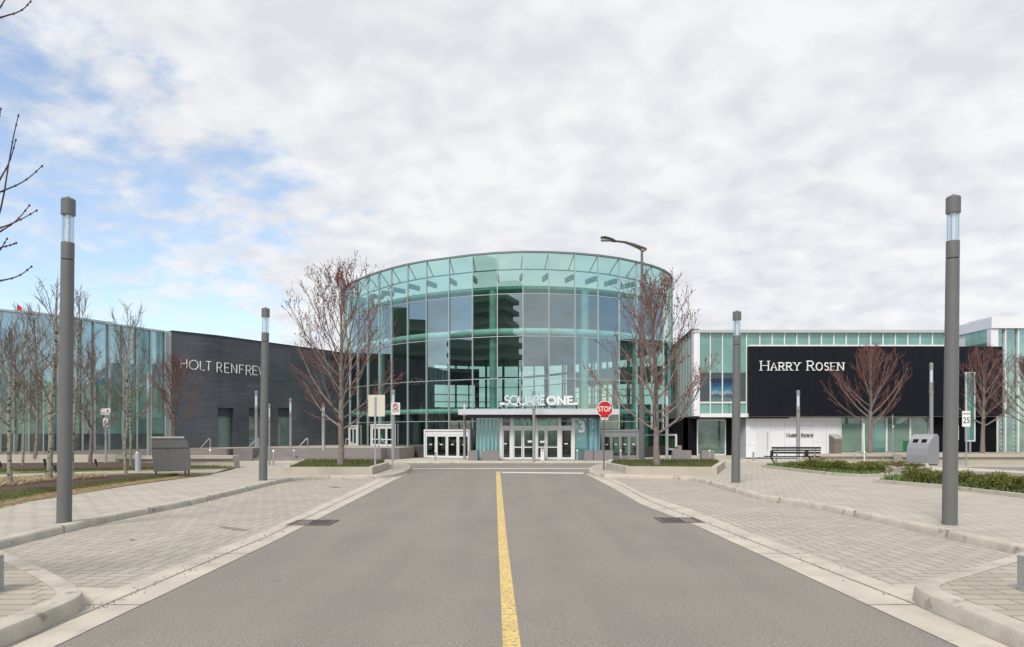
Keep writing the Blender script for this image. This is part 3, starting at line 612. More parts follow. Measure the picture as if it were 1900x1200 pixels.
for i in range(ND):
    a, b_ = DP[i], DP[(i + 1) % ND]; e = (b_ - a); nn = Vector((e.y, -e.x)).normalized()
    if nn.dot((a + b_) / 2 - cen) < 0: nn = -nn
    front = i < NF - 1
    mb = MB()
    for k in range(5):
        if not front and k < 4: continue
        z0, z1 = ZL[k] + .0, ZL[k + 1]
        if k == 0 and front:
            px = CX + F * ((a + b_) / 2).x / ((a + b_) / 2).y
            if px < 1180: z0 = ZL[1] if 790 < px < 1180 else .83
            if 650 < px < 668 or 690 < px < 736: z0 = 2.2
            if 790 < px < 1180: z0 = 1.95
        if not front: z0 = 10.75
        t1, t2 = rnd.gauss(0, .007), rnd.gauss(0, .007); q = []
        for (pp, zz_, w1, w2) in ((a, z0, -1, -1), (b_, z0, 1, -1), (b_, z1, 1, 1), (a, z1, -1, 1)): q.append((pp.x + nn.x * (t1 * w1 + t2 * w2), pp.y + nn.y * (t1 * w1 + t2 * w2), zz_))
        mb.face(q if nn.dot(Vector((e.y, -e.x))) > 0 else q[::-1])
    mb.mi = [1 if (k_ == len(mb.f) - 1) else 0 for k_ in range(len(mb.f))]; mb.build('glass_panel', [m_glass, m_frit], ro)
    p = a + (a - cen).normalized() * .03
    zb = .83 if front else 10.75
    MB().bar((p.x, p.y, zb if CX + F * p.x / p.y < 1180 and (CX + F * p.x / p.y < 785) else (1.95 if front else 10.75)), (p.x, p.y, ZL[5]), .042, .12, up=Vector((nn.x, nn.y, 0))).build('mullion', m_mull, ro)
for k in range(1, 6):
    mb = MB(); rng = range(ND) if k == 5 else range(NF - 1)
    for i in rng:
        hz, dp = (.036, .12) if k < 5 else (.10, .18)
        a0, a1, b0, b1 = ringpt(i, 1 + .004 + (.004 if k == 5 else 0)), ringpt(i, 1 - .004), ringpt(i + 1, 1 + .004 + (.004 if k == 5 else 0)), ringpt(i + 1, 1 - .004)
        mb.hexa([(a0.x, a0.y, ZL[k] - hz / 2), (b0.x, b0.y, ZL[k] - hz / 2), (b1.x, b1.y, ZL[k] - hz / 2), (a1.x, a1.y, ZL[k] - hz / 2)], [(a0.x, a0.y, ZL[k] + hz / 2), (b0.x, b0.y, ZL[k] + hz / 2), (b1.x, b1.y, ZL[k] + hz / 2), (a1.x, a1.y, ZL[k] + hz / 2)])
    mb.build('transom' if k < 5 else 'roof_rim', m_mull if k < 5 else mat('rim_metal', (.17, .19, .19), .5, var=.05), ro)
# solid roof slab, set a little inside the glass; ceiling below it
def ring_poly(k, n0=0, n1=ND): return [XY(ringpt(i, k)) for i in range(n0, n1)]
MB().prism(ring_poly(.955), 10.62, 10.80).build('roof', mat('roof_deck', (.36, .46, .42), .8, var=.05), ro)
mb = MB(); 
for i in range(ND):   # clerestory screen of frosted glass standing round the roof edge, behind the outer parapet
    pass
# radial outriggers, struts and the ring they carry
mbo = MB()
for i in range(ND):
    o1, i1, top, in2 = ringpt(i, .985), ringpt(i, .90), ringpt(i, .995), ringpt(i, .93)
    MB().bar((o1.x, o1.y, 11.35), (i1.x, i1.y, 11.35), .14, .30).build('outrigger_beam', mat('beam_grey', (.26, .36, .36), .6, var=.05), ro)
    MB().bar((top.x, top.y, 12.68), (in2.x, in2.y, 11.9), .05, .05).build('strut', MATS['beam_grey'], ro)
ring = [(*XY(ringpt(i, .93)), 11.9) for i in range(ND)]; MB().tube(ring + [ring[0]], .045, 6, cap=False).build('strut_ring', MATS['beam_grey'], ro)
# ceiling: reaches from just behind the front glass to the rear window line
RW = [(-12.2, 55.5), (-9.8, 57.0), (-7.06, 60.3), (-3.4, 61.6), (.8, 61.1), (3.6, 57.5), (4.9, 55.3), (7.0, 51.4), (9.0, 50.2), (11.4, 50.2)]
fr = [XY(ringpt(i, .955)) for i in range(1, NF - 2)]
ceil_poly = fr + RW[::-1]
ceil_poly = [p for p in fr if p[1] < 50.6 or p[0] < 0] + RW[::-1]
MB().prism(ceil_poly, 7.95, 8.10).build('ceiling', m_ceil, ro)
# back wall above the ceiling closes the drum
mb = MB()
for i in range(NF - 3, ND + 2):
    a, b_ = ringpt(i, .95), ringpt(i + 1, .95); mb.face([(a.x, a.y, 8.0), (b_.x, b_.y, 8.0), (b_.x, b_.y, 10.62), (a.x, a.y, 10.62)])
mb.build('upper_wall', mat('upper_wall', (.22, .27, .26), .9, var=.1, scale=.5), ro)
m_ring = mat('ring_beam', (.74, .80, .77), .5, var=.03)
for z_, r_, nm in ((8.0, .21, 'ring_beam'), (3.1, .17, 'ring_beam')):
    line = [(*XY(ringpt(i, .972)), z_) for i in range(0, NF)]; MB().tube(line, r_, 10).build(nm, m_ring, ro, smooth=True)
for px, rr in ((708, .23), (915, .235), (1085, .24), (1178, .22)):     # columns just behind the front glass
    best = min(range(NF), key=lambda i: abs(CX + F * DP[i].x / DP[i].y - px)); q = DP[best]; Y = (cen + (q - cen) * .93).y; x_ = xw(px, Y)
    MB().lathe((x_, Y, 0), [(rr, .1), (rr, 10.6)], 18).build('column', m_lgreen, ro, smooth=True)
# rear wall with its openings (you look through them at the sky)
def rear(mb, x0, x1, z0, z1, y_off=0, th=.15):
    pts = [p for p in RW if x0 < p[0] < x1]
    def yy(x):
        for a, b_ in zip(RW, RW[1:]):
            if a[0] <= x <= b_[0]: return a[1] + (b_[1] - a[1]) * (x - a[0]) / (b_[0] - a[0])
        return RW[0][1] if x < RW[0][0] else RW[-1][1]
    pl = [(x0, yy(x0))] + pts + [(x1, yy(x1))]
    for a, b_ in zip(pl, pl[1:]): mb.hexa([(a[0], a[1] + y_off, z0), (b_[0], b_[1] + y_off, z0), (b_[0], b_[1] + y_off + th, z0), (a[0], a[1] + y_off + th, z0)], [(a[0], a[1] + y_off, z1), (b_[0], b_[1] + y_off, z1), (b_[0], b_[1] + y_off + th, z1), (a[0], a[1] + y_off + th, z1)])
def ry(x):
    for a, b_ in zip(RW, RW[1:]):
        if a[0] <= x <= b_[0]: return a[1] + (b_[1] - a[1]) * (x - a[0]) / (b_[0] - a[0])
def xr(px):                                   # picture column -> x on the rear wall
    lo, hi = RW[0][0], RW[-1][0]
    for _ in range(40):
        m_ = (lo + hi) / 2
        if CX + F * m_ / ry(m_) < px: lo = m_
        else: hi = m_
    return lo
X = xr
mb = MB()
rear(mb, RW[0][0], RW[-1][0], .1, 3.7)                         # below the mezzanine
rear(mb, RW[0][0], X(806), 3.7, 7.95)                           # solid left end
rear(mb, X(806), X(889), 5.75, 7.15)                            # fascia, left
rear(mb, X(881), X(889), 3.7, 5.75)
rear(mb, X(1068), X(1232), 5.15, 6.35)                          # fascia, right
rear(mb, X(1052), X(1068), 3.7, 7.95)
rear(mb, X(1136), X(1146), 3.7, 7.95)
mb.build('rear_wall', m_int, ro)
mb = MB()
for px, wd in ((833, .07), (846, .07), (870, .05), (902, .09), (921, .09), (934, .10), (962, .05), (968, .05), (991, .05), (1011, .05), (1016, .16), (1044, .06), (1048, .05), (1076, .06), (1098, .08), (1103, .05), (1127, .06), (1080, .1), (1113, .14), (1166, .1), (1190, .12)):
    x_ = X(px); mb.box(x_ - wd, x_ + wd, ry(x_) - .12, ry(x_) + .1, 3.6, 7.95)
rear(mb, X(889), X(1068), 6.28, 6.45, -.05, .2); rear(mb, X(889), X(1068), 5.55, 5.60, -.05, .1); rear(mb, X(806), X(1232), 4.30, 4.36, -.05, .1); rear(mb, X(806), X(889), 4.9, 4.96, -.05, .1); rear(mb, X(1068), X(1232), 4.75, 4.8, -.05, .1)
mb.build('rear_window_frame', mat('rear_frame', (.09, .12, .11), .7, var=.1), ro)
mb = MB(); rear(mb, X(806), RW[-1][0], 3.7, 7.95, .05, .02); mb.build('rear_glass', m_glassb, ro)
# mezzanine and inner shop fronts, floor
MB().prism([XY(ringpt(i, .95)) for i in range(1, NF - 1)] + RW[::-1][:-1], .1, .115).build('floor', mat('inner_floor', (.25, .24, .22), .3, var=.1), ro)
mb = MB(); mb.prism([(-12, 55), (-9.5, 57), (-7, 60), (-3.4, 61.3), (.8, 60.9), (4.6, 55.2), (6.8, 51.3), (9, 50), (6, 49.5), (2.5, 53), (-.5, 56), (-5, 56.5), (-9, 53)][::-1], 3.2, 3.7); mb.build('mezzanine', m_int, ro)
mb = MB()
rnd = random.Random(3)
for k in range(16):
    px = 800 + k * 26 + rnd.uniform(-6, 6); x_ = X(min(px, 1225)); wd = rnd.uniform(.05, .35); mb.box(x_ - wd, x_ + wd, ry(x_) - .3, ry(x_) - .2, .3, 2.9)
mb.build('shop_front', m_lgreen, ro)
# dark stone base of the drum at the left, and entrance doors in it
for i in range(1, NF - 1):
    mb = MB(); a, b_ = ringpt(i, 1.01), ringpt(i + 1, 1.01); c, d = ringpt(i + 1, .985), ringpt(i, .985); pxm = CX + F * (a.x + b_.x) / (a.y + b_.y)
    if 640 < pxm < 792 or pxm > 1180: mb.hexa([(a.x, a.y, .1), (b_.x, b_.y, .1), (c.x, c.y, .1), (d.x, d.y, .1)], [(a.x, a.y, .815), (b_.x, b_.y, .815), (c.x, c.y, .815), (d.x, d.y, .815)]); mb.build('stone_base', mat('dark_base_stone', (.055, .053, .053), .7, var=.15), ro)
def drum_y(px):
    for i in range(NF - 1):
        a, b_ = DP[i], DP[i + 1]; pa, pb = CX + F * a.x / a.y, CX + F * b_.x / b_.y
        if pa <= px <= pb:
            d = Vector(((px - CX) / F, 1)); e = b_ - a; den = d.x * e.y - d.y * e.x; t = (a.x * e.y - a.y * e.x) / den; return t, e.normalized()
def door_set(label, px0, px1, z0, zt_, leaves, fm, head=.25, rail=None, decal=True, Y=None):
    """a white framed door group fixed in the drum, leaves given by the number of leaves"""
    Ya = Y or drum_y(px0)[0]; Yb = Y or drum_y(px1)[0]; A = Vector((xw(px0, Ya), Ya)); B = Vector((xw(px1, Yb), Yb)); e = (B - A).normalized(); n_ = Vector((e.y, -e.x)); 
    if n_.y > 0: n_ = -n_
    A = A + n_ * .14; B = B + n_ * .14; Ln = (B - A).length; up = Vector((n_.x, n_.y, 0))
    par = MB(); pt = lambda u, z, o=0: Vector((A.x + e.x * u + n_.x * o, A.y + e.y * u + n_.y * o, z))
    par.bar(pt(0, z0), pt(0, zt_), .09, .16, up=up); par.bar(pt(Ln, z0), pt(Ln, zt_), .09, .16, up=up); par.bar(pt(-.045, zt_ + .05), pt(Ln + .045, zt_ + .05), .1 if False else .18, .10, up=Vector((0, 0, 1)))
    dr = par.build('entrance_doors', fm, ro)
    if label: dr['label'] = label
    head_ = MB(); head_.bar(pt(.05, zt_ - head / 2), pt(Ln - .05, zt_ - head / 2), .07, head - .02, up=Vector((0, 0, 1))); head_.build('head_rail', fm, dr)
    lw = (Ln - .1) / leaves; g0 = zt_ - head
    for k in range(leaves):
        u0 = .05 + k * lw; f_ = MB(); s_ = .085 if leaves > 2 else .07
        f_.bar(pt(u0 + s_ / 2 + .01, z0), pt(u0 + s_ / 2 + .01, g0), s_, .06, up=up); f_.bar(pt(u0 + lw - s_ / 2 - .01, z0), pt(u0 + lw - s_ / 2 - .01, g0), s_, .06, up=up)
        f_.bar(pt(u0 + s_, g0 - .05), pt(u0 + lw - s_, g0 - .05), .055, .1, up=Vector((0, 0, 1))); f_.bar(pt(u0 + s_, z0 + .07), pt(u0 + lw - s_, z0 + .07), .055, .13, up=Vector((0, 0, 1)))
        if rail: f_.bar(pt(u0 + s_, rail), pt(u0 + lw - s_, rail), .055, .07, up=Vector((0, 0, 1)))
        o_ = f_.build('door_leaf', fm, dr)
        q = MB(); q.face([pt(u0 + s_, z0 + .1), pt(u0 + lw - s_, z0 + .1), pt(u0 + lw - s_, g0 - .08), pt(u0 + s_, g0 - .08)]); q.build('door_glass', m_dglass, dr)
        if decal: MB().box(*(lambda c: (c.x - .09, c.x + .09, c.y - .012, c.y - .004, c.z - .03, c.z + .03))(pt(u0 + lw / 2, .98, .02))).build('door_sticker', m_signw, dr)
    return dr
door_set('white framed door with four glass leaves left of the canopy', 791, 874, .13, zh(798.5, 44.3), 4, m_frame)
door_set('white framed automatic door up on the terrace', 693, 735, ZP, zh(788, 48.6), 3, m_frame, head=.12, rail=1.27, decal=False)
door_set('narrow white framed door at the left end of the drum', 652, 666, ZP, zh(790, 51.5), 2, m_frame, head=.1, decal=False)
door_set('grey framed door with four glass leaves right of the canopy', 1113, 1181, .13, zh(799, 44.9), 4, m_grayf)
# fill panels between the doors
def fillp(px0, px1, z0, z1, m, name):
    Ya, Yb = drum_y(px0)[0], drum_y(px1)[0]; MB().face([(xw(px0, Ya), Ya, z0), (xw(px1, Yb), Yb, z0), (xw(px1, Yb), Yb, z1), (xw(px0, Ya), Ya, z1)]).build(name, m, ro)
fillp(875.5, 884, .1, 1.95, m_dglass, 'side_glass'); 
# canopy
YC = 41.9
cp = MB(); x0, x1 = xw(850, YC), xw(1149, YC); zb, zt_ = zh(768, YC), zh(758, YC)
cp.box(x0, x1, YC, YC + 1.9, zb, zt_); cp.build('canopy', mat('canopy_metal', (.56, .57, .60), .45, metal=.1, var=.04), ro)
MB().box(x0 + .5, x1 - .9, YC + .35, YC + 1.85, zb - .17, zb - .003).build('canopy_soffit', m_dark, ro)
# vestibule under it
YV = 43.0
vf = MB(); T_ = zh(773.5, YV)
def vx(px): return xw(px, YV)
for px in (929.5, 949.5, 993.5, 1038, 1063.5): vf.box(vx(px) - .09, vx(px) + .09, YV - .08, YV + .08, .13, T_)
for pa, pb in ((929.5, 949.5), (949.5, 993.5), (993.5, 1038), (1038, 1063.5)): vf.box(vx(pa) + .09, vx(pb) - .09, YV - .07, YV + .07, zh(794, YV), zh(789, YV))
ve = vf.build('vestibule', m_frame, ro); ve['label'] = 'white framed vestibule with sliding doors under the canopy'
for pa, pb in ((929.5, 949.5), (949.5, 971.5), (971.5, 993.5), (993.5, 1014.5), (1014.5, 1038), (1038, 1063.5)):
    f_ = MB(); a, b_ = vx(pa) + .09, vx(pb) - .06; z1 = zh(794.5, YV); yy0 = YV - .03
    if pa == 971.5 or pa == 1014.5: a -= .12
    f_.box(a, a + .07, yy0, YV + .03, .14, z1); f_.box(b_ - .07, b_, yy0, YV + .03, .14, z1); f_.box(a + .07, b_ - .07, yy0, YV + .03, z1 - .09, z1); f_.box(a + .07, b_ - .07, yy0, YV + .03, .14, .26)
    if 945 < pa < 1030: f_.box(a + .07, b_ - .07, yy0, YV + .03, zh(829.5, YV), zh(827.5, YV))
    f_.build('door_leaf', m_frame, ve)
    MB().face([(a, YV, .14), (b_, YV, .14), (b_, YV, z1), (a, YV, z1)]).build('door_glass', m_dglass, ve)
for px, py, w_, h_ in ((937.5, 822, .2, .06), (983, 818, .26, .12), (1006, 818.5, .26, .12), (1050, 822, .2, .06)): MB().box(vx(px) - w_ / 2, vx(px) + w_ / 2, YV - .10, YV - .09, zh(py, YV) - h_ / 2, zh(py, YV) + h_ / 2).build('door_sticker', m_signw, ve)
MB().face([(vx(930), YV + .01, zh(789, YV)), (vx(1063), YV + .01, zh(789, YV)), (vx(1063), YV + .01, T_), (vx(930), YV + .01, T_)]).build('transom_glass', m_dglass, ve)
for pa, pb, bt in ((884.5, 926, .13), (1066, 1111.5, .13)):
    o_ = MB().box(vx(pa), vx(pb), YV - .02, YV + .02, bt, zh(774.5, YV)).build('glass_screen', m_teal, ro)
    for q in ((.18, .34, .52, .70, .86) if pa < 1000 else (.66, .86)): xx_ = vx(pa) + (vx(pb) - vx(pa)) * q; MB().box(xx_ - .05, xx_ + .05, YV - .045, YV - .021, bt + .05, zh(777, YV)).build('glass_fin', mat('fin_teal', (.24, .43, .42), .3, var=.05), o_)
MB().box(vx(952), vx(1036), YV + 1.9, YV + 2.0, .75, 2.5).build('lit_interior_panel', mat('inner_lit_green', (.30, .42, .34), .7, var=.35, scale=1.5, stretch=(4, 1, .6)), ro)  # panel added behind the doors, its streaky green paints the brightly lit interior
MB().box(vx(1112) - .03, vx(1112) + .03, YV, YV + 1.4, .13, T_).build('vestibule_side', m_grayf, ro)
MB().box(vx(884) - .03, vx(884) + .03, YV, YV + 1.4, .13, T_).build('vestibule_side', m_grayf, ro)
text('entrance_number', '3', .38, zh(779, YV) - zh(801, YV), m_signw, ro, Matrix.Translation((vx(1079), YV - .12, (zh(780, YV) + zh(801, YV)) / 2)), ext=.05, off=.03)
text('entrance_text', 'ENTRANCE', .46, .10, m_signw, ro, Matrix.Translation((vx(1079), YV - .06, zh(776.8, YV))), ext=.01)
# big sign on the canopy
YS = 42.15; zb, zt_ = zh(749.8, YS), zh(733.5, YS); hh = zt_ - zb; mlet = mat('letter_white', (.76, .76, .75), .4, var=0)
mb = MB(); lx = [(936.5, 945, 'S'), (946.5, 961, 'Q'), (963, 975.5, 'U'), (977, 989, 'A'), (992.5, 1000.5, 'R'), (1003, 1011, 'E')]
for a, b_, ch in lx: mb = MB(); letter(mb, ch, Matrix.Translation((xw(a, YS), YS, zb)), xw(b_, YS) - xw(a, YS), hh, .036); mb.build('letter', mlet, ro)
w_ = xw(1063, YS) - xw(1013.5, YS); text('sign_lettering_bold', 'ONE', w_, hh + .03, mlet, ro, Matrix.Translation(((xw(1063, YS) + xw(1013.5, YS)) / 2, YS, (zb + zt_) / 2)), ext=.06, off=.034)
mb = MB(); mb.box(xw(928, YS), xw(936, YS), YS - .05, YS + .05, zb - .01, zb + .14).box(xw(1063.5, YS), xw(1071, YS), YS - .05, YS + .05, zb - .01, zb + .14); mb.build('sign_bar', mlet, ro)
mb = MB()
for px in (932, 940, 954, 969, 983, 996, 1007, 1020, 1038, 1056, 1067): mb.box(xw(px, YS) - .03, xw(px, YS) + .03, YS + .06, YS + .1, zh(758, YC), zb + .05)
mb.build('sign_post', m_grayf, ro)

# ------------------------------------------------------------------ right building
YR = 45.0
def rx(px): return xw(px, YR)
def rz(py): return zh(py, YR)
rb = thing('glass_store_building', 'two storey green glass store with black sign box reading HARRY ROSEN', 'building', (rx(1500), YR, 0))
def panel(name, px0, px1, py0, py1, m, d0=0.0, d1=.1, par=None):
    return MB().box(rx(px0), rx(px1), YR - d1, YR - d0, rz(py1), rz(py0)).build(name, m, par or rb)
MB().box(13.2, rx(1782), YR + .2, YR + 14, rz(771), rz(613)).build('core', m_blackm, rb)
panel('roof_trim', 1285, 1752, 611.8, 617, mat('roof_trim', (.42, .44, .43), .5, var=.04), -.3, .28)
panel('corner_panel', 1285.5, 1296.5, 617.2, 771, m_whitep, -.1, .25)
mcol = [1297, 1317, 1339.5, 1362, 1384]
for a, b_ in zip(mcol, mcol[1:]):
    panel('glass_panel', a, b_, 617, 690.5, m_greens, 0, .05); panel('glass_panel', a, b_, 747.5, 766, m_greens, 0, .05)
    fw = panel('window', a, b_, 690.6, 744, spandrel('dark_window', (.018, .02, .025), .06), 0.0, .02)
for a in mcol: panel('mullion', a - .9, a + .9, 617, 766, m_frame, .03, .14)
panel('window_sill', 1298, 1383, 744.2, 747.3, m_frame, .05, .12); panel('bottom_trim', 1297, 1386, 766.2, 773, m_whitep, -.1, .26)
# poster behind the window (snowy mountain view)
mpst = bpy.data.materials.new('poster_print'); mpst.use_nodes = True; t = mpst.node_tree; p = t.nodes['Principled BSDF']; tx = t.nodes.new('ShaderNodeTexCoord'); sx_ = t.nodes.new('ShaderNodeSeparateXYZ'); t.links.new(tx.outputs['Generated'], sx_.inputs[0])
nz = t.nodes.new('ShaderNodeTexNoise'); nz.inputs['Scale'].default_value = 4; t.links.new(tx.outputs['Generated'], nz.inputs['Vector']); ad = t.nodes.new('ShaderNodeMath'); ad.operation = 'MULTIPLY_ADD'; t.links.new(nz.outputs[0], ad.inputs[0]); ad.inputs[1].default_value = .35; t.links.new(sx_.outputs[2], ad.inputs[2])
c = t.nodes.new('ShaderNodeValToRGB'); t.links.new(ad.outputs[0], c.inputs[0]); e = c.color_ramp.elements; e[0].position = .3; e[0].color = (.10, .17, .18, 1); e[1].position = 1.1; e[1].color = (.005, .02, .05, 1)
for po, co in ((.42, (.03, .05, .07, 1)), (.52, (.22, .32, .36, 1)), (.66, (.05, .16, .25, 1)), (.85, (.01, .09, .18, 1))): q = c.color_ramp.elements.new(po); q.color = co
t.links.new(c.outputs[0], p.inputs['Base Color']); p.inputs['Roughness'].default_value = .3
panel('poster', 1318.5, 1338.5, 701, 743, mpst, .022, .03); panel('poster', 1341, 1361, 701, 743, mpst, .022, .03)
# clerestory strip
n = 16; pa = 1386; pw = (1751 - 1386) / n
for i in range(n):
    panel('clerestory_window', pa + i * pw, pa + (i + 1) * pw, 617.2, 640, m_greens, 0, .04)
    panel('clerestory_mullion', pa + (i + 1) * pw - .9, pa + (i + 1) * pw + .9, 617.2, 640, m_frame, .03, .12)
panel('clerestory_sill', 1385, 1752, 640.2, 643, m_frame, 0, .5)
# black sign box
bx = panel('sign_box', 1386, 1851, 643.2, 771, m_black, -.3, .45)
for px in (1405, 1441, 1475, 1508, 1544, 1579, 1616, 1652, 1687, 1726, 1762, 1808): MB().box(rx(px) - .008, rx(px) + .008, YR - .453, YR - .45, rz(771), rz(643)).build('panel_joint', m_blackm, bx)
for py in (689, 746): MB().box(rx(1386), rx(1851), YR - .453, YR - .4505, rz(py) - .008, rz(py) + .008).build('panel_joint', m_blackm, bx)
mb = MB(); YB = YR - .52
def word(nm_, mat_, s, px0, px1, pyb, cap, small, Y, r):
    ws = {'H': 1.0, 'A': 1.0, 'R': .85, 'Y': .95, 'O': 1.0, 'S': .65, 'E': .75, 'N': .95, ' ': .5}; tot = sum(ws[c] * (1 if i in (0, 6) else .8) + .32 for i, c in enumerate(s)) - .32; k = (xw(px1, Y) - xw(px0, Y)) / tot; x = xw(px0, Y)
    for i, c in enumerate(s):
        big = i in (0, 6); w_ = ws[c] * (1 if big else .8) * k
        if c != ' ': mb = MB(); letter(mb, c, Matrix.Translation((x, Y, zh(pyb, Y))), w_, zh(cap if big else small, Y) - zh(pyb, Y), r, True); mb.build(nm_, mat_, rb)
        x += w_ + .32 * k
word('letter', mlet, 'HARRY ROSEN', 1412, 1565, 686, 669, 672, YB, .040)
# white wall under the box
wwl = panel('white_wall', 1386, 1562, 773.5, 848, m_whitep, -.35, -.2)
mj = mat('panel_gap', (.33, .33, .34), .8, var=0); 
for a, b_, c_, d_ in ((1405, 775, 1405, 848), (1431, 775, 1431, 848), (1458, 775, 1458, 848), (1509.5, 775, 1509.5, 848), (1536, 775, 1536, 848), (1484, 775, 1484, 848)): MB().box(rx(a) - .006, rx(a) + .006, YR + .197, YR + .2, rz(d_), rz(b_)).build('panel_joint', mj, wwl)
for a, b_, py in ((1386, 1404, 788), (1386, 1404, 825.5), (1406, 1430, 780.5), (1432, 1457, 795), (1459, 1508, 788), (1485, 1508, 795.5), (1510, 1535, 781), (1510, 1535, 819), (1537, 1561, 787.5), (1459, 1483, 826)): MB().box(rx(a), rx(b_), YR + .1972, YR + .2, rz(py) - .006, rz(py) + .006).build('panel_joint', mj, wwl)
dd = panel('service_door', 1407, 1427, 797, 847.5, mat('door_white', (.62, .63, .64), .4, var=.03), -.2, -.17); MB().tube([(rx(1425.5), YR + .1, rz(800)), (rx(1425.5), YR + .1, rz(834))], .02, 6).build('handle', m_steel, dd)
word('small_letter', m_dark, 'HARRY ROSEN', 1460, 1508, 809.5, 803.5, 804.5, YR + .17, .018)
MB().face([(rx(1373), YR + 1.2, .1), (rx(1386), YR + .2, .1), (rx(1386), YR + .2, rz(773)), (rx(1373), YR + 1.2, rz(773))]).build('recess_wall', mat('recess_grey', (.30, .31, .33), .6, var=.05), rb)
# storefront
sf = panel('shop_window', 1562, 1731, 774, 838, spandrel('shop_glass', (.13, .20, .155), .10, var=.15), -.4, -.3)
for px in (1563, 1603.5, 1648.5, 1692.5, 1729): MB().box(rx(px) - .05, rx(px) + .05, YR + .2, YR + .3, rz(838), rz(774)).build('frame', m_frame, sf)
for a, b_, m_ in ((1564, 1603, m_winbk), (1626, 1647, MATS['green_spandrel']), (1650, 1691, m_winbk)): MB().box(rx(a), rx(b_), YR + .27, YR + .299, rz(837), rz(785)).build('blind', m_, sf)
MB().box(rx(1680), rx(1690), YR + .22, YR + .26, rz(838), rz(817)).build('display_board', mat('green_board', (.01, .13, .04), .6, var=.05), sf)
MB().box(rx(1562), rx(1905), YR + .05, YR + .5, .1, rz(838)).build('plinth', m_wallc, rb)
MB().box(rx(1731), rx(1851), YR + .1, YR + .6, rz(838), rz(771)).build('black_wall', m_blackm, rb)
MB().box(rx(1290), rx(1782), YR + .2, YR + .25, rz(771), rz(613)).build('backing', m_blackm, rb)
MB().box(13.0, rx(1851), YR, YR + 14, rz(771) - .04, rz(771)).build('soffit', m_grayf, rb)
# receding left side of the building
C0 = Vector((rx(1285.5), YR)); C1 = Vector((xw(1233, 59), 59.0)); e = (C1 - C0); 
for k in range(6):
    a, b_ = C0 + e * (k / 6), C0 + e * ((k + 1) / 6); mb = MB()
    for z0, z1 in ((2.75, 3.9), (3.9, 5.5), (5.5, 8.05)): t1 = random.Random(k * 9 + int(z0)).uniform(-.01, .01); mb.face([(b_.x, b_.y, z0), (a.x + t1, a.y, z0), (a.x + t1, a.y, z1), (b_.x, b_.y, z1)])
    mb.build('side_glass_panel', m_greens, rb)
    for q in (0, .5): p = a + (b_ - a) * q; MB().box(p.x - .10, p.x + .02, p.y - .03, p.y + .03, 2.75, 8.05).build('side_fin', m_grayf, rb)
MB().hexa([(C0.x - .1, C0.y, 8.05), (C0.x + .4, C0.y, 8.05), (C1.x + .4, C1.y, 8.05), (C1.x - .1, C1.y, 8.05)], [(C0.x - .1, C0.y, 8.2), (C0.x + .4, C0.y, 8.2), (C1.x + .4, C1.y, 8.2), (C1.x - .1, C1.y, 8.2)]).build('side_coping', m_dark, rb)
MB().hexa([(C0.x, C0.y, 2.62), (C0.x + 6, C0.y, 2.62), (C1.x + 6, C1.y, 2.62), (C1.x, C1.y, 2.62)], [(C0.x, C0.y, 2.72), (C0.x + 6, C0.y, 2.72), (C1.x + 6, C1.y, 2.72), (C1.x, C1.y, 2.72)]).build('side_soffit', m_dark, rb)
YG = 46.2
MB().box(xw(1268, YG), xw(1386, YG), YG, YG + .3, .1, 2.68).build('ground_wall', m_blackm, rb)
q0, q1 = Vector((xw(1268, YG), YG)), Vector((xw(1221, 51.5), 51.5))
MB().hexa([(q1.x, q1.y, .1), (q0.x, q0.y, .1), (q0.x + .3, q0.y, .1), (q1.x + .3, q1.y, .1)], [(q1.x, q1.y, 2.68), (q0.x, q0.y, 2.68), (q0.x + .3, q0.y, 2.68), (q1.x + .3, q1.y, 2.68)]).build('ground_wall', m_blackm, rb)
MB().box(xw(1221, 51.5) - .9, xw(1221, 51.5), 51.5, 52, .1, 3.4).build('recess_wall', m_blackm, rb)
sw = MB().box(xw(1293.5, YG), xw(1345, YG), YG - .04, YG - .01, zh(842, YG), zh(779, YG)).build('display_window', spandrel('display_glass', (.10, .155, .12), .08, var=.2), rb)
mb = MB()
for a, b_, c_, d_ in ((1292.5, 1294.5, 777.5, 843), (1344, 1346, 777.5, 843), (1294.5, 1344, 776.5, 779.5), (1294.5, 1344, 841, 843.5)): mb.box(xw(a, YG), xw(b_, YG), YG - .12, YG - .03, zh(d_, YG), zh(c_, YG))
mb.build('frame', m_frame, sw)
def q_at(px):
    d = Vector(((px - CX) / F, 1)); e_ = q1 - q0; den = d.x * e_.y - d.y * e_.x; t = (q0.x * e_.y - q0.y * e_.x) / den; return d * t
A_, B_ = q_at(1224.5), q_at(1257); dn = Vector((-1, -.08))
mb = MB(); mb.face([(A_.x - .05, A_.y, zh(832, A_.y)), (B_.x - .05, B_.y, zh(829, B_.y)), (B_.x - .05, B_.y, zh(804, B_.y)), (A_.x - .05, A_.y, zh(808, A_.y))]); sw2 = mb.build('side_window', spandrel('side_win', (.05, .085, .045), .1), rb)
zA0, zA1 = .62, 1.58
mb = MB(); 
for z_ in (zA0, zA1): mb.bar((A_.x - .09, A_.y, z_), (B_.x - .09, B_.y, z_), .12, .12)
for p_ in (A_, B_): mb.bar((p_.x - .09, p_.y, zA0 + .06), (p_.x - .09, p_.y, zA1 - .06), .12, .12)
mb.build('frame', m_frame, sw2)
MB().box(xw(1222, YG), xw(1390, YG), YG - .35, YG - .15, .1, zh(843.5, YG)).build('base_kerb', m_wallc, rb)
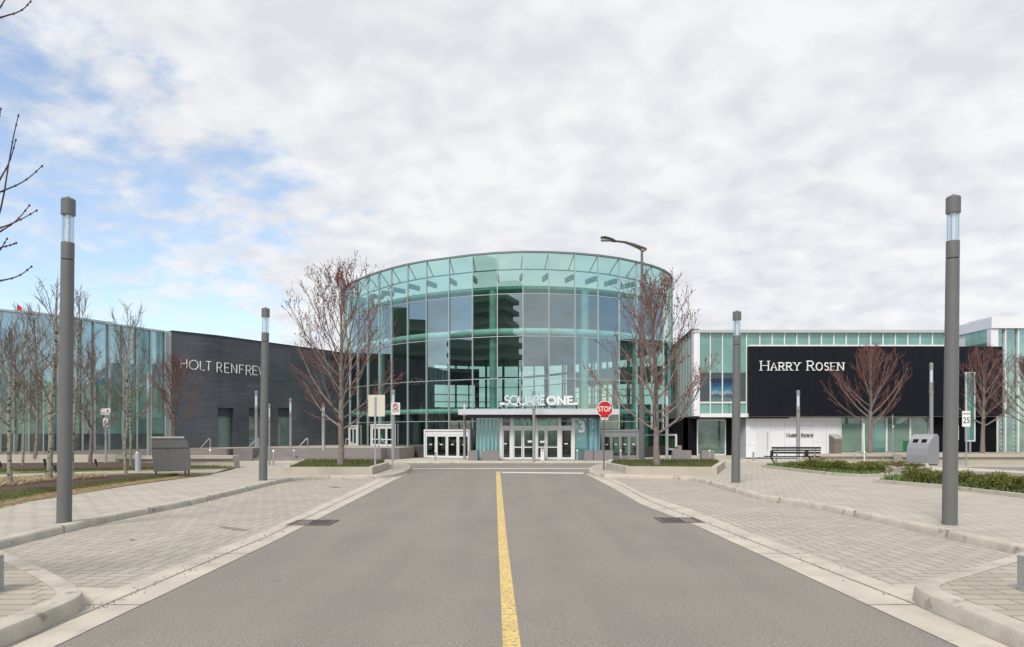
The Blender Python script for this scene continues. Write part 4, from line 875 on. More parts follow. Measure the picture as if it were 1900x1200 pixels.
# right hand tower part of the building
YT, YT2 = 46.2, 50.0
rt = thing('glass_corner_building', 'tall glass store at the right edge with thick white cornice', 'building', (xw(1870, YT), YT, 0))
X1 = xw(1838, YT); zc1, zc0 = zh(589, YT), zh(608, YT)
MB().box(X1, X1 + 16, YT - .1, YT2, zc0, zc1).build('cornice', m_whitep, rt)
MB().box(X1 + .02, X1 + .5, YT, YT + .4, .1, zc0).build('corner_column', m_whitep, rt)
MB().box(X1 + .1, X1 + .3, YT2 - 1.3, YT2 + .2, 6, zc0).build('side_wall', m_whitep, rt)
for k in range(3): MB().box(X1 + .06, X1 + .1, YT + .45 + k * .75, YT + .42 + (k + 1) * .75, 5.5, zc0).build('side_window', m_greens, rt)
msh = spandrel('tower_glass', (.13, .20, .17), .22, var=.2)
for k, (a, b_) in enumerate(((1850, 1867), (1867, 1891), (1891, 1915), (1915, 1939), (1939, 1963), (1963, 1987))):
    MB().box(xw(a, YT), xw(b_, YT), YT + .2, YT + .25, zh(837, YT), zc0).build('glass_panel', msh, rt)
    MB().box(xw(b_, YT) - .045, xw(b_, YT) + .045, YT + .05, YT + .2, zh(837, YT), zc0).build('mullion', m_frame, rt)
MB().box(X1 + .1, X1 + 16, YT + .1, YT + .5, .1, zh(837, YT)).build('plinth', m_wallc, rt)
for a in (1861, 1884):
    for k in range(7): MB().box(xw(a, YT) - .07, xw(a, YT) + .07, YT + .17, YT + .19, zh(833 - k * 8, YT), zh(831 - k * 8, YT)).build('shelf_item', mat('shelf_white', (.4, .5, .45), .5, var=.1), rt)
MB().box(X1 + .6, X1 + 16, YT + .6, YT2 - .1, .1, zc0 - .1).build('core', m_int, rt)

# yellow hanging lamps seen through the glass right of the canopy
for k, (px, y0, y1) in enumerate(((1154, 773, 790), (1159, 808, 820), (1153, 760, 771))):
    Y = 47.5; t = MB().lathe((xw(px, Y), Y, zh(y1, Y)), [(.05, 0), (.06, .05), (.06, zh(y0, Y) - zh(y1, Y))], 8).build('pendant_lamp', mat('amber_lamp', (.5, .38, .1), .5, var=.1), smooth=True)
    tag(t, ['long amber hanging tube lamp seen through glass right of the canopy', 'low amber hanging tube lamp seen just above the grey doors', 'topmost amber hanging tube lamp seen through the rotunda glass'][k], 'lamp', 'amber tube lamps inside the rotunda')

# ------------------------------------------------------------------ towers behind the camera (seen only as reflections in the glass)
def tower(label, x, y, w_, d_, h, m, bal=True):
    t = thing('apartment_tower', label, 'building', (x, y, 0)); MB().box(x - w_ / 2, x + w_ / 2, y - d_ / 2, y + d_ / 2, 0, h).build('wall', m, t)
    mb = MB(); z = 3
    while z < h and bal: mb.box(x - w_ / 2 - 1.3, x + w_ / 2 + 1.3, y - d_ / 2 - 1.3, y + d_ / 2 + 1.3, z, z + 1.2); z += 3.1
    if bal: mb.build('balcony_bands', mat('balcony', (.13, .145, .13), .8, var=.2, scale=.2), t)
m_tow = mat('tower_facade', (.060, .078, .066), .6, var=.3, scale=.1)
def place_tower(i, fr_, dist, w_, pytop, label, **k):
    a, b_ = DP[i], DP[i + 1]; p = a + (b_ - a) * fr_; e = (b_ - a).normalized(); n_ = Vector((e.y, -e.x)); d = Vector((p.x, p.y)).normalized(); r = d - 2 * d.dot(n_) * n_
    px = CX + F * p.x / p.y; q = p + r * dist; el = (HOR - pytop) / F * (p.y / Vector((p.x, p.y)).length)
    h = EH + el * (p.length + dist); tower(label, q.x, q.y, w_, w_, h, m_tow, **k)
def idx(px): return next(i for i in range(NF - 1) if CX + F * DP[i].x / DP[i].y <= px < CX + F * DP[i + 1].x / DP[i + 1].y)
place_tower(idx(900), .45, 170, 16, 500, 'tall dark apartment tower reflected in the middle of the rotunda')
place_tower(idx(945), .05, 150, 9, 545, 'slim balconied apartment tower reflected right of the middle one')
place_tower(idx(865), .85, 150, 12, 625, 'lower apartment tower reflected left of the middle one')
place_tower(idx(745), .6, 150, 16, 585, 'stepped apartment tower reflected at the left of the rotunda', bal=False)
place_tower(idx(775), .35, 160, 15, 592, 'apartment block reflected beside the stepped one')
place_tower(idx(710), .5, 130, 30, 690, 'broad low apartment block reflected at the lower left', bal=False)

# ------------------------------------------------------------------ lamp posts
def lamp_post(label, H, rb_=.122, rt_=.108):
    t = thing('lamp_post', label, 'lamp post', (0, 0, 0))
    k = H / 5.8; z1 = 4.68 * k; z2 = 4.98 * k; z3 = 5.47 * k; z4 = 5.78 * k
    MB().lathe((0, 0, 0), [(rb_ + .01, 0), (rb_ + .01, .01), (rb_, .012), (rt_, z1 - .02), (rt_ - .008, z1 - .018)], 28).build('pole', m_pole, t, smooth=True)
    MB().lathe((0, 0, 0), [(rt_ - .012, z1 - .03), (rt_ - .012, z1 + .002)], 24).build('joint_ring', m_dark, t)
    MB().lathe((0, 0, 0), [(rt_ - .008, z1), (rt_, z1 + .002), (rt_, z2 - .004), (rt_ - .004, z2)], 28).build('collar', m_pole, t, smooth=True)
    ln = MB(); n = 28
    for i in range(n):
        a0, a1 = 2 * math.pi * i / n, 2 * math.pi * (i + 1) / n; r = rt_ * .97; ln.face([(r * math.cos(a0), r * math.sin(a0), z2), (r * math.cos(a1), r * math.sin(a1), z2), (r * math.cos(a1), r * math.sin(a1), z3), (r * math.cos(a0), r * math.sin(a0), z3)])
    ln.build('lens', m_lens, t, smooth=True)
    MB().lathe((0, 0, 0), [(rt_ * .48, z2), (rt_ * .48, z3)], 20).build('reflector', mat('lamp_reflector', (.75, .77, .78), .25, metal=.3, var=0), t, smooth=True)
    rd = MB()
    for a in (.8, 2.35, 3.9, 5.5): rd.tube([(rt_ * .75 * math.cos(a), rt_ * .75 * math.sin(a), z2), (rt_ * .75 * math.cos(a), rt_ * .75 * math.sin(a), z3)], .005, 5)
    rd.build('tie_rod', m_galv, t)
    MB().lathe((0, 0, 0), [(rt_ * 1.02, z3), (rt_ * 1.09, z3 + .006), (rt_ * 1.09, z4 - .035), (rt_ * .9, z4 - .012), (.03, z4 - .01), (.03, z4 + .02), (.001, z4 + .021)], 28).build('cap', m_pole, t, smooth=True)
    return t
def top_lean(o, px0, px1, y0, y1, Y): o.rotation_euler[1] = math.atan2((px1 - px0), (y0 - y1))
LP = [('tall grey lamp column nearest on the left sidewalk', 119, 968, 366, 127), ('tall grey lamp column nearest on the right sidewalk', 1762, 972, 362, 1769), ('tall grey lamp column farther along the left kerb', 488, 890, 571, 493), ('tall grey lamp column farther along the right kerb', 1365, 894, 577, 1367.5)]
for i, (lab, px, pyb, pyt, pxt) in enumerate(LP):
    p = g(px, pyb, ZW); H = zh(pyt, p.y) - ZW
    if i == 0: base = lamp_post(lab, 5.8); o = base; o['group'] = 'tall lamp columns along the kerbs'; o.location = p; o.scale = (1, 1, H / 5.8)
    else: o = dup(base, lab, p, 0, (1 if i < 2 else 1.13, 1 if i < 2 else 1.13, H / 5.8), 'tall lamp columns along the kerbs')
    top_lean(o, px, pxt, pyb, pyt, p.y)
def slim(label, H):
    t = thing('light_column', label, 'lamp post', (0, 0, 0)); r = .095
    MB().lathe((0, 0, 0), [(r + .01, 0), (r, .02), (r, H * .70), (r * .93, H * .70)], 14).build('pole', m_pole2, t, smooth=True)
    MB().lathe((0, 0, 0), [(r * .93, H * .705), (r, H * .71), (r, H * .78), (r * .9, H * .785)], 14).build('collar', m_pole2, t, smooth=True)
    MB().lathe((0, 0, 0), [(r * .8, H * .785), (r * .8, H * .93)], 14).build('lens', mat('frosted_lens', (.50, .58, .64), .3, var=.03), t, smooth=True)
    MB().lathe((0, 0, 0), [(r, H * .93), (r, H * .99), (r * .6, H)], 14).build('cap', m_pole2, t, smooth=True)
    return t
SL = [(475.5, 851, 724, 1.0, 'slim light column with bluish lens left of the middle left lamp'), (539, 850, 738, .9, 'slim light column in front of the third store window'), (600, 833, 748, .95, 'slim light column half hidden behind the left tree'), (730, 853.5, 722, 1.0, 'slim light column directly behind the parking sign'), (862, 851, 740, .9, 'slim light column before the left entrance doors'), (990.5, 854, 723, .95, 'slim light column standing in front of the vestibule doors'), (1237.5, 855.5, 724, .95, 'slim light column just right of the right tree trunk'), (1481, 857, 723, 1.0, 'slim light column behind the park bench'), (1728, 855, 672, 1.1, 'slim light column with a number plate behind the recycling bin'), (275, 858, 690, 1.0, 'slim light column among the birches on the left'), (500, 862, 748, .5, 'thin post with a small lens right beside the middle left lamp')]
sb = None
for px, pyb, pyt, rs, lab in SL:
    rs = .7 if px == 275 else rs; zb_ = ZP if px == 600 else (.24 if px == 275 else .1 if 852 > pyb and px > 500 else ZW); p = g(px, pyb, zb_); H = zh(pyt, p.y) - zb_
    if sb is None: sb = slim(lab, 4); sb['group'] = 'slim light columns on the forecourt'; sb.location = p; sb.scale = (rs, rs, H / 4); first = sb
    else: dup(first, lab, p, 0, (rs, rs, H / 4), 'slim light columns on the forecourt')
o = [x for x in bpy.data.objects if x.get('label', '').startswith('slim light column with a number')][0]
pl = thing('number_plate', 'white band with dark characters strapped round the light column behind the recycling bin', 'sign', o.location.copy()); Yp = o.location.y
MB().lathe((o.location.x, Yp, zh(729, Yp)), [(.12, 0), (.12, zh(708, Yp) - zh(729, Yp))], 16).build('band', m_pole2, pl, smooth=True)
for ch, py in (('N', 711.5), ('2', 716.5), ('M', 721.5)): text('character', ch, .09, .11, m_signb, pl, Matrix.Translation((xw(1729, Yp), Yp - .125, zh(py, Yp))), ext=.004)

# cobra-head street lamp
p = g(1191, 857.5, .3); Yc = p.y
sl = thing('street_lamp', 'tall street lamp with a curved arm and flat head standing in the right tree planter', 'street lamp', p)
zt_ = zh(466, Yc); mbrown = mat('bronze_pole', (.10, .083, .072), .5, metal=.3, var=.08)
MB().lathe(p, [(.15, 0), (.14, .1), (.135, zh(760, Yc) - p.z), (.085, zh(700, Yc) - p.z), (.06, zt_ - p.z)], 18).build('pole', [m_pole], sl, smooth=True)
arm = [at(1199.5, 462.5, Yc), at(1190, 459.5, Yc), at(1176, 454.5, Yc), at(1160, 450, Yc), at(1142, 448, Yc)]
MB().tube(arm, [.05, .06, .06, .055, .05], 10).tube([at(1192.5, 466, Yc), at(1184, 461, Yc), at(1170, 454.5, Yc), at(1158, 450, Yc)], .045, 8).tube([at(1199.5, 462.5, Yc), at(1192.5, 467, Yc)], .05, 8).build('arm', mbrown, sl, smooth=True)
hd = MB(); sec = []
for px, py, hw_, hh_ in ((1142.5, 448.3, .07, .05), (1138, 446.8, .2, .07), (1130, 444.2, .27, .06), (1121, 442, .26, .06), (1114.5, 441.5, .14, .03)):
    c = at(px, py, Yc); sec.append([c + Vector((0, hw_ * math.cos(a), hh_ * math.sin(a))) for a in [2 * math.pi * k / 12 for k in range(12)]])
for s in sec: hd.v += [tuple(v) for v in s]
for i in range(4):
    for k in range(12): hd.f.append([i * 12 + k, i * 12 + (k + 1) % 12, (i + 1) * 12 + (k + 1) % 12, (i + 1) * 12 + k]); hd.mi.append(0)
hd.f += [list(range(11, -1, -1)), [48 + k for k in range(12)]]; hd.mi += [0, 0]
hd.build('lamp_head', mbrown, sl, smooth=True)
c = at(1126, 445.5, Yc); MB().box(c.x - .28, c.x + .28, c.y - .16, c.y + .16, c.z - .05, c.z + .02).build('lens', mat('lamp_glass_grey', (.3, .31, .3), .3, var=.05), sl)

# ------------------------------------------------------------------ signs
def sign_pole(t, p, H, r=.028): MB().bar((p.x, p.y, p.z), (p.x, p.y, p.z + H), .065, .04).build('post', m_galv, t)
def plate(name, cx, Y, z0, z1, w_, m, t, th=.012, rad=.04):
    pts = []
    for sx, sz, a0 in ((1, 1, 0), (-1, 1, 90), (-1, -1, 180), (1, -1, 270)):
        for k in range(5): a = R(a0 + k * 22.5); pts.append((cx + sx * (w_ / 2 - rad) + rad * math.cos(a), (z0 + z1) / 2 + sz * ((z1 - z0) / 2 - rad) + rad * math.sin(a)))
    mb = MB(); mb.hexa([(x, Y + th, z) for x, z in pts][::-1], [(x, Y, z) for x, z in pts][::-1]); return mb.build(name, m, t)
# back of a large sign
p = g(696, 876.5, ZW); t = thing('road_sign', 'large blank beige sign seen from behind, left of the road', 'road sign', p); sign_pole(t, p, zh(735, p.y) - ZW)
plate('sign_plate', xw(698.5, p.y), p.y + .03, zh(771.5, p.y), zh(731.5, p.y), xw(713.5, p.y) - xw(682.5, p.y), m_beige, t, rad=.04)
# no stopping
p = g(728, 871.5, ZW); t = thing('parking_sign', 'white sign with red ring over a P, beside the beige sign back', 'traffic sign', p); sign_pole(t, p, zh(746, p.y) - ZW)
Ys = p.y - .04; cxs = xw(734, Ys); plate('sign_plate', cxs, Ys, zh(768.3, Ys), zh(745.8, Ys), xw(742.5, Ys) - xw(726, Ys), m_signw, t, rad=.02)
mred2 = mat('sign_red', (.45, .03, .07), .5, var=0)
rg = MB(); cz = zh(752.5, Ys); rr = .105; rg.tube([(cxs + rr * math.cos(a), Ys - .008, cz + rr * math.sin(a)) for a in [k * math.pi / 12 for k in range(25)]], .016, 6).tube([(cxs - rr * .7, Ys - .006, cz + rr * .7), (cxs + rr * .7, Ys - .006, cz - rr * .7)], .012, 5); rg.build('ring_symbol', mred2, t)
text('letter', 'P', .09, .13, m_signb, t, Matrix.Translation((cxs, Ys - .004, cz)), ext=.002)
text('lettering', 'NO STOPPING', .28, .055, mred2, t, Matrix.Translation((cxs, Ys - .005, zh(759.3, Ys))), ext=.003); text('lettering', 'ANYTIME', .26, .045, mred2, t, Matrix.Translation((cxs, Ys - .005, zh(762.3, Ys))), ext=.003)
# stop
p = g(1120.5, 871, ZW); t = thing('stop_sign', 'red octagonal STOP sign with a small tab below', 'stop sign', p); MB().bar(p, (p.x, p.y, zh(745, p.y)), .06, .04).build('post', mat('brown_post', (.12, .115, .105), .6, metal=.3, var=.1), t)
Ys = p.y - .04; cxs = xw(1122, Ys); cz = zh(758, Ys); ap = (zh(743, Ys) - zh(773, Ys)) / 2
def octo(r, y0, y1, m, nm):
    pts = [(cxs + r / math.cos(R(22.5)) * math.cos(R(22.5 + 45 * k)), cz + r / math.cos(R(22.5)) * math.sin(R(22.5 + 45 * k))) for k in range(8)]
    return MB().hexa([(x, y1, z) for x, z in pts][::-1], [(x, y0, z) for x, z in pts][::-1]).build(nm, m, t)
octo(ap, Ys, Ys + .012, m_signw, 'border'); octo(ap * .91, Ys - .004, Ys - .001, m_red, 'face')
text('lettering', 'STOP', ap * 1.62, ap * .66, m_signw, t, Matrix.Translation((cxs, Ys - .008, cz + .01)), ext=.003, off=.012)
plate('tab', xw(1121.6, Ys), Ys, zh(778, Ys), zh(771.2, Ys) - .0, xw(1128.5, Ys) - xw(1114.5, Ys), m_signw, t, rad=.03); text('tab_lettering', '3 WAY', .28, .10, m_red, t, Matrix.Translation((xw(1121.6, Ys), Ys - .005, zh(775, Ys))), ext=.003)
# 25
p = g(1793, 844, .63); t = thing('speed_limit_sign', 'white MAXIMUM 25 speed sign on a steel post', 'traffic sign', p); Yq = p.y; p = Vector((xw(1793, 35), 35, .13)); t.location = p; Yq = 35
sign_pole(t, p, zh(763, Yq) - .13); Ys = Yq - .04; cxs = xw(1793, Ys); plate('sign_plate', cxs, Ys, zh(790.5, Ys), zh(761.5, Ys), xw(1800.5, Ys) - xw(1785.5, Ys), m_signw, t, rad=.02)
text('numerals', '25', xw(1799, Ys) - xw(1787, Ys), zh(773, Ys) - zh(784, Ys), m_signb, t, Matrix.Translation((cxs, Ys - .006, zh(778.5, Ys))), ext=.004); text('lettering', 'MAXIMUM', xw(1799.3, Ys) - xw(1786.7, Ys), .07, m_signb, t, Matrix.Translation((cxs, Ys - .006, zh(766.3, Ys))), ext=.003)
# sign seen edge-on
Yq = 30; t = thing('parking_sign', 'white sign seen almost edge on beside the nearest right lamp column', 'traffic sign', (xw(1777, Yq), Yq, .13)); MB().box(xw(1776.3, Yq), xw(1779, Yq), Yq, Yq + .02, zh(815, Yq), zh(787.5, Yq)).build('sign_plate', m_signw, t); MB().bar((xw(1775, Yq), Yq + .05, .13), (xw(1775, Yq), Yq + .05, zh(787, Yq)), .05, .04).build('post', m_galv, t)
# tall banner of glass
Yq = 41; t = thing('banner_sign', 'tall narrow greenish glass panel in a white frame at the right', 'sign', (xw(1801, Yq), Yq, .63)); x0, x1 = xw(1792, Yq), xw(1810, Yq); z0, z1 = zh(818, Yq), zh(689, Yq)
MB().box(x0, x0 + .07, Yq, Yq + .08, z0, z1).box(x1 - .07, x1, Yq, Yq + .08, z0, z1).box(x0 + .07, x1 - .07, Yq, Yq + .08, z0, z0 + .07).box(x0 + .07, x1 - .07, Yq, Yq + .08, z1 - .07, z1).build('frame', m_frame, t)
MB().box(x0 + .07, x1 - .07, Yq + .02, Yq + .06, z0 + .07, z1 - .07).build('panel', m_greens, t); MB().box((x0 + x1) / 2 - .05, (x0 + x1) / 2 + .05, Yq + .02, Yq + .08, .1, z0).build('post', m_galv, t)
# accessible parking / fine sign at left
Yq = 31; p = Vector((xw(196.5, Yq), Yq, .4)); t = thing('parking_sign', 'white plates with small red and black symbols on a post among the birches', 'traffic sign', p); MB().bar(p, (p.x, Yq, zh(757, Yq)), .08, .06).build('post', m_galv, t); Ys = Yq - .05
plate('sign_plate', xw(195.5, Ys), Ys, zh(764.5, Ys), zh(756.5, Ys), xw(205, Ys) - xw(186.5, Ys), m_signw, t, rad=.02); MB().box(xw(186.5, Ys), xw(203, Ys), Ys, Ys + .01, zh(768.3, Ys), zh(766, Ys)).build('lower_plate', m_signw, t)
plate('symbol_plate', xw(195.5, Ys), Ys, zh(790.5, Ys), zh(775, Ys), xw(200, Ys) - xw(191, Ys), m_signw, t, rad=.02)
c = (xw(200, Ys), Ys - .005, zh(760.5, Ys)); MB().hexa([(c[0] - .06, c[1], c[2] - .05), (c[0] + .06, c[1], c[2] - .05), (c[0], c[1], c[2] + .06)], [(c[0] - .06, c[1] - .004, c[2] - .05), (c[0] + .06, c[1] - .004, c[2] - .05), (c[0], c[1] - .004, c[2] + .06)]).build('red_symbol', mred2, t)
c = (xw(195.5, Ys), Ys - .01, zh(785, Ys)); MB().tube([(c[0] + .06 * math.cos(a), c[1], c[2] + .06 * math.sin(a)) for a in [k * .5236 for k in range(13)]], .014, 5).tube([(c[0] - .02, c[1], c[2] + .06), (c[0] + .02, c[1], c[2] + .16)], .014, 5).build('black_symbol', m_signb, t)
# flag
Yq = 62; t = thing('flag', 'small red and white flag above the roof of the glass wing', 'flag', (xw(32, Yq), Yq, 0)); MB().tube([(xw(32, Yq), Yq, 8), (xw(32, Yq), Yq, zh(562, Yq))], .03, 6).build('flagpole', m_steel, t)
mb = MB()
for k in range(6):
    xa, xb = xw(32, Yq) + k * .11, xw(32, Yq) + (k + 1) * .11; wv = lambda q: .06 * math.sin(q * 9)
    mb.m = 0 if k < 4 else 1; mb.hexa([(xa, Yq + wv(xa), zh(576, Yq) - k * .02), (xb, Yq + wv(xb), zh(576, Yq) - k * .02 - .02), (xb, Yq + wv(xb) + .01, zh(576, Yq) - k * .02 - .02), (xa, Yq + wv(xa) + .01, zh(576, Yq) - k * .02)], [(xa, Yq + wv(xa), zh(565.5, Yq) - k * .06), (xb, Yq + wv(xb), zh(565.5, Yq) - k * .06 - .06), (xb, Yq + wv(xb) + .01, zh(565.5, Yq) - k * .06 - .06), (xa, Yq + wv(xa) + .01, zh(565.5, Yq) - k * .06)])
mb.build('cloth', [mat('flag_red', (.6, .02, .03), .8, var=.05), m_signw], t)

# ------------------------------------------------------------------ terrace / seat walls, planters, street furniture
def wall_run(name, label, pts, z0, z1, th, cat='wall', lip=True, m=None):
    t = thing(name, label, cat, (*pts[0], z0)); o2 = off(pts, th); body = MB(); cap_ = MB()
    ins = off(pts, .12 if lip else 0)
    for i in range(len(pts) - 1):
        a, b_, c_, d_ = ins[i], ins[i + 1], o2[i + 1], o2[i]; body.hexa([(*q, z0) for q in (a, b_, c_, d_)], [(*q, z1 - .14) for q in (a, b_, c_, d_)])
        a, b_ = pts[i], pts[i + 1]; cap_.hexa([(*q, z1 - .14) for q in (a, b_, c_, d_)], [(*q, z1) for q in (a, b_, c_, d_)])
    body.build('wall_base', m or m_wallc, t); cap_.build('seat_slab', m or m_wallc, t); return t
wall_run('seat_wall', 'long low concrete seat wall in front of the glass wing', [XY(g(px, 843.5, .72)) for px in (-300, -60, 60, 215)], .3, .72, .9, lip=False)
wall_run('seat_wall', 'low concrete seat wall with a shadow gap behind the left bin', [XY(g(px, py, .70)) for px, py in ((216, 845), (300, 845), (380, 844.5), (432, 844.5))], .12, .70, .8)
wall_run('seat_wall', 'low concrete seat wall with a shadow gap before the right shop windows', [XY(g(px, 841, .62)) for px in (1500, 1600, 1674)], .1, .62, .7)
wall_run('seat_wall', 'plain low concrete seat wall at the far right', [XY(g(px, 842, .62)) for px in (1675, 1760, 1900, 2200)], .1, .62, .9)
def planter(name, label, pts, zt_, m=m_wallc, soil=True, wallw=.22):
    """pts: outer ring ccw"""
    n = len(pts); c = Vector((sum(p[0] for p in pts) / n, sum(p[1] for p in pts) / n)); t = thing(name, label, 'planter', (c.x, c.y, ZW))
    inn = []
    for i in range(n):
        a, b_, d_ = Vector(pts[i - 1]), Vector(pts[i]), Vector(pts[(i + 1) % n]); e1 = (b_ - a).normalized(); e2 = (d_ - b_).normalized(); n1 = Vector((-e1.y, e1.x)); n2 = Vector((-e2.y, e2.x)); mm = (n1 + n2).normalized(); inn.append(b_ + mm * wallw / max(.4, mm.dot(n1)))
    mb = MB()
    for i in range(n):
        a, b_, c_, d_ = pts[i], pts[(i + 1) % n], inn[(i + 1) % n], inn[i]; mb.hexa([(*XY(q), ZW) for q in (a, b_, c_, d_)], [(*XY(q), zt_) for q in (a, b_, c_, d_)])
    mb.build('wall', m, t, bevel=0)
    MB().prism([XY(q) for q in inn], ZW, zt_ - .03).build('soil', m_soil, t)
    return inn, c
PZ = .41
pl_o = [XY(g(525, 879, ZW)), XY(g(691, 879, ZW)), XY(g(722, 868.5, ZW)), XY(g(722, 861.5, ZW)), XY(g(560, 861.5, ZW))]
inL, _ = planter('tree_planter', 'raised concrete tree planter at the left corner of the crossing', pl_o, PZ)
pr_o = [XY(g(1161, 877.5, ZW)), XY(g(1330, 879, ZW)), XY(g(1345, 866, ZW)), XY(g(1330, 861.5, ZW)), XY(g(1130, 861.5, ZW)), XY(g(1124, 869.5, ZW))]
inR, _ = planter('tree_planter', 'raised concrete tree planter at the right corner of the crossing', pr_o, PZ)
def poly_fn(poly, z):
    xs = [p[0] for p in poly]; ys = [p[1] for p in poly]
    def inside(x, y):
        r = False; n = len(poly)
        for i in range(n):
            x1, y1, x2, y2 = *XY(poly[i]), *XY(poly[(i + 1) % n])
            if (y1 > y) != (y2 > y) and x < (x2 - x1) * (y - y1) / (y2 - y1) + x1: r = not r
        return r
    def fn(rnd):
        for _ in range(30):
            x, y = rnd.uniform(min(xs), max(xs)), rnd.uniform(min(ys), max(ys))
            if inside(x, y): return (x, y, z)
        return None
    return fn
blades('planter_grass', 'low green and straw coloured ground cover in the left tree planter', 'ground cover', poly_fn(inL, PZ - .03), 4200, .13, m_grass, 7, wd=.03)
blades('planter_grass', 'low green and straw coloured ground cover in the right tree planter', 'ground cover', poly_fn(inR, PZ - .03), 4200, .13, m_grass, 8, wd=.03)
# right hand beds with kerbs and yews
beds = [([(1413, 866), (1475, 873), (1535, 880), (1600, 884.5), (1641, 883), (1636, 872), (1560, 866), (1470, 862)], 'raised bed of clipped yews beside the park bench'),
        ([(1620, 894), (1750, 905.5), (1900, 923.5), (2100, 949), (2100, 905), (1900, 893), (1750, 886), (1650, 886)], 'raised bed of yews running out of the right edge of the view'),
        ([(1560, 866), (1725, 868.5), (1722, 862.5), (1570, 861.5)], 'narrow raised bed in front of the bicycle racks')]
BI = []
for pts, lab in beds: BI.append(planter('garden_bed', lab, P(pts, ZW), .235, m_kerb, wallw=.14)[0])
def shrub(label, p, rx_, rz_, seed, m=m_yew, n=900, lf=.045):
    rnd = random.Random(seed); t = thing('yew_shrub', label, 'shrub', p, 'yew shrubs in the right hand beds'); mb = MB()
    lob = [(rnd.uniform(-.6, .6) * rx_, rnd.uniform(-.45, .45) * rx_, rnd.uniform(.35, .85) * rz_, rnd.uniform(.35, .62)) for _ in range(6)]
    for _ in range(n):
        cx, cy, cz, k = rnd.choice(lob); v = Vector((rnd.gauss(0, 1), rnd.gauss(0, 1), rnd.gauss(0, 1))).normalized() * rnd.uniform(.55, 1.08)
        q = Vector((cx + v.x * rx_ * k, cy + v.y * rx_ * k, cz + v.z * rz_ * k))
        if q.z < 0: q.z = rnd.uniform(0, .1)
        d = (v + Vector((rnd.gauss(0, .5), rnd.gauss(0, .5), rnd.gauss(.3, .5)))).normalized() * lf * rnd.uniform(.8, 1.8); s = d.cross(Vector((rnd.random(), rnd.random(), rnd.random()))).normalized() * lf * .35
        a = Vector(p) + q; mb.face([a - s, a + d * .5 - s * .6, a + d, a + s])
    mb.build('foliage', m, t)
    st_ = MB()
    for _ in range(7): e_ = Vector((rnd.uniform(-.5, .5) * rx_, rnd.uniform(-.4, .4) * rx_, rz_ * rnd.uniform(.5, .9))); st_.tube([Vector(p), Vector(p) + e_ * .5 + Vector((0, 0, .05)), Vector(p) + e_], [.012, .009, .004], 4)
    st_.build('stems', m_twig, t); return t
SH = [(1478, 868, .42, .32), (1500, 870, .5, .42), (1522, 871, .55, .5), (1545, 873, .6, .48), (1568, 874, .55, .42), (1590, 876, .5, .38), (1612, 877, .5, .42), (1630, 877, .4, .33),
      (1695, 893, .5, .50), (1722, 895, .5, .42), (1745, 898, .42, .36), (1790, 901, .45, .42), (1815, 904, .45, .36), (1840, 907, .5, .46), (1868, 910, .5, .42), (1895, 913, .5, .42), (1940, 917, .5, .45), (1597, 864.5, .5, .22), (1630, 865, .55, .25), (1665, 866, .6, .28), (1700, 866.5, .5, .2)]
ords = ['first', 'second', 'third', 'fourth', 'fifth', 'sixth', 'seventh', 'eighth', 'ninth']
for i, (px, py, a, b_) in enumerate(SH):
    k, bn = (i, 'the bed by the park bench') if i < 8 else (i - 8, 'the bed at the right edge') if i < 17 else (i - 17, 'the narrow bed before the bicycle racks')
    p = g(px, py, .2); shrub('%s yew shrub from the left in %s' % (ords[k], bn), p, a, b_ * .82, 40 + i, n=1100 if i < 17 else 500)
for k, (i0, lab) in enumerate(((0, 'green low leaves under the yews beside the bench'), (1, 'green bulb leaves under the yews at the right edge'))):
    blades('ground_cover', lab, 'ground cover', poly_fn(BI[i0], .2), 5000, .16, m_leafg, 30 + k, wd=.05)
# asphalt drive behind the right hand beds
sheet('side_road', P([(1640, 875), (1900, 884), (2400, 900), (2400, 872), (1900, 866), (1745, 864.5), (1650, 869)], ZW), ZW + .005, m_asph)
sheet('side_path', P([(1730, 872), (1860, 875), (2000, 884), (2000, 879), (1870, 871.5), (1780, 866), (1730, 865.5)], ZW), ZW + .010, m_conc)
# bollards
def bollard(label, p, H, r=.052):
    t = thing('bollard', label, 'bollard', p, 'steel bollards along the forecourt'); MB().lathe(p, [(r * 1.3, 0), (r * 1.3, .015), (r, .02), (r, H * .86), (r * .8, H * .865)], 14).build('post', m_steel, t, smooth=True)
    MB().lathe(p, [(r * .8, H * .865), (r * .8, H * .88), (r, H * .885), (r, H - .02), (r * .7, H)], 14).build('cap', m_signw, t, smooth=True); return t
BL = [(390, 862, 832, 'left of the stone block of the steps'), (507.5, 863, 833.5, 'just right of the middle left lamp column'), (545.5, 853.5, 833.5, 'in front of the left tree planter near the steps'), (808, 853.5, 835, 'before the left glass doors'), (898.5, 853.5, 833, 'between the two planter boxes left of the vestibule'), (1071, 854, 833, 'right of the vestibule, left of the planter boxes'), (1152, 854, 833.5, 'before the grey doors right of the canopy'), (1316.5, 854.5, 833.5, 'in front of the square planter by the display window'), (1398, 854.5, 834.5, 'before the white wall, left of the service door'), (1485, 860, 848, 'beside the bench, short and pale')]
for px, yb, yt, lab in BL: p = g(px, yb, .1 if yb < 856 else ZW); bollard('steel bollard ' + lab, p, zh(yt, p.y) - p.z)
# short white service pedestal on the left lawn
p = gl(256, 873); t = thing('service_pedestal', 'pale grey utility pedestal with a small knob on the left lawn', 'utility box', p); H = zh(840, p.y) - p.z
MB().lathe(p, [(.10, 0), (.10, H), (.085, H + .01)], 14).build('body', mat('pedestal_grey', (.42, .45, .49), .5, var=.05), t, smooth=True); MB().lathe((p.x - .04, p.y, p.z + H), [(.035, 0), (.045, .03), (.02, .07)], 10).build('knob', m_signw, t, smooth=True)
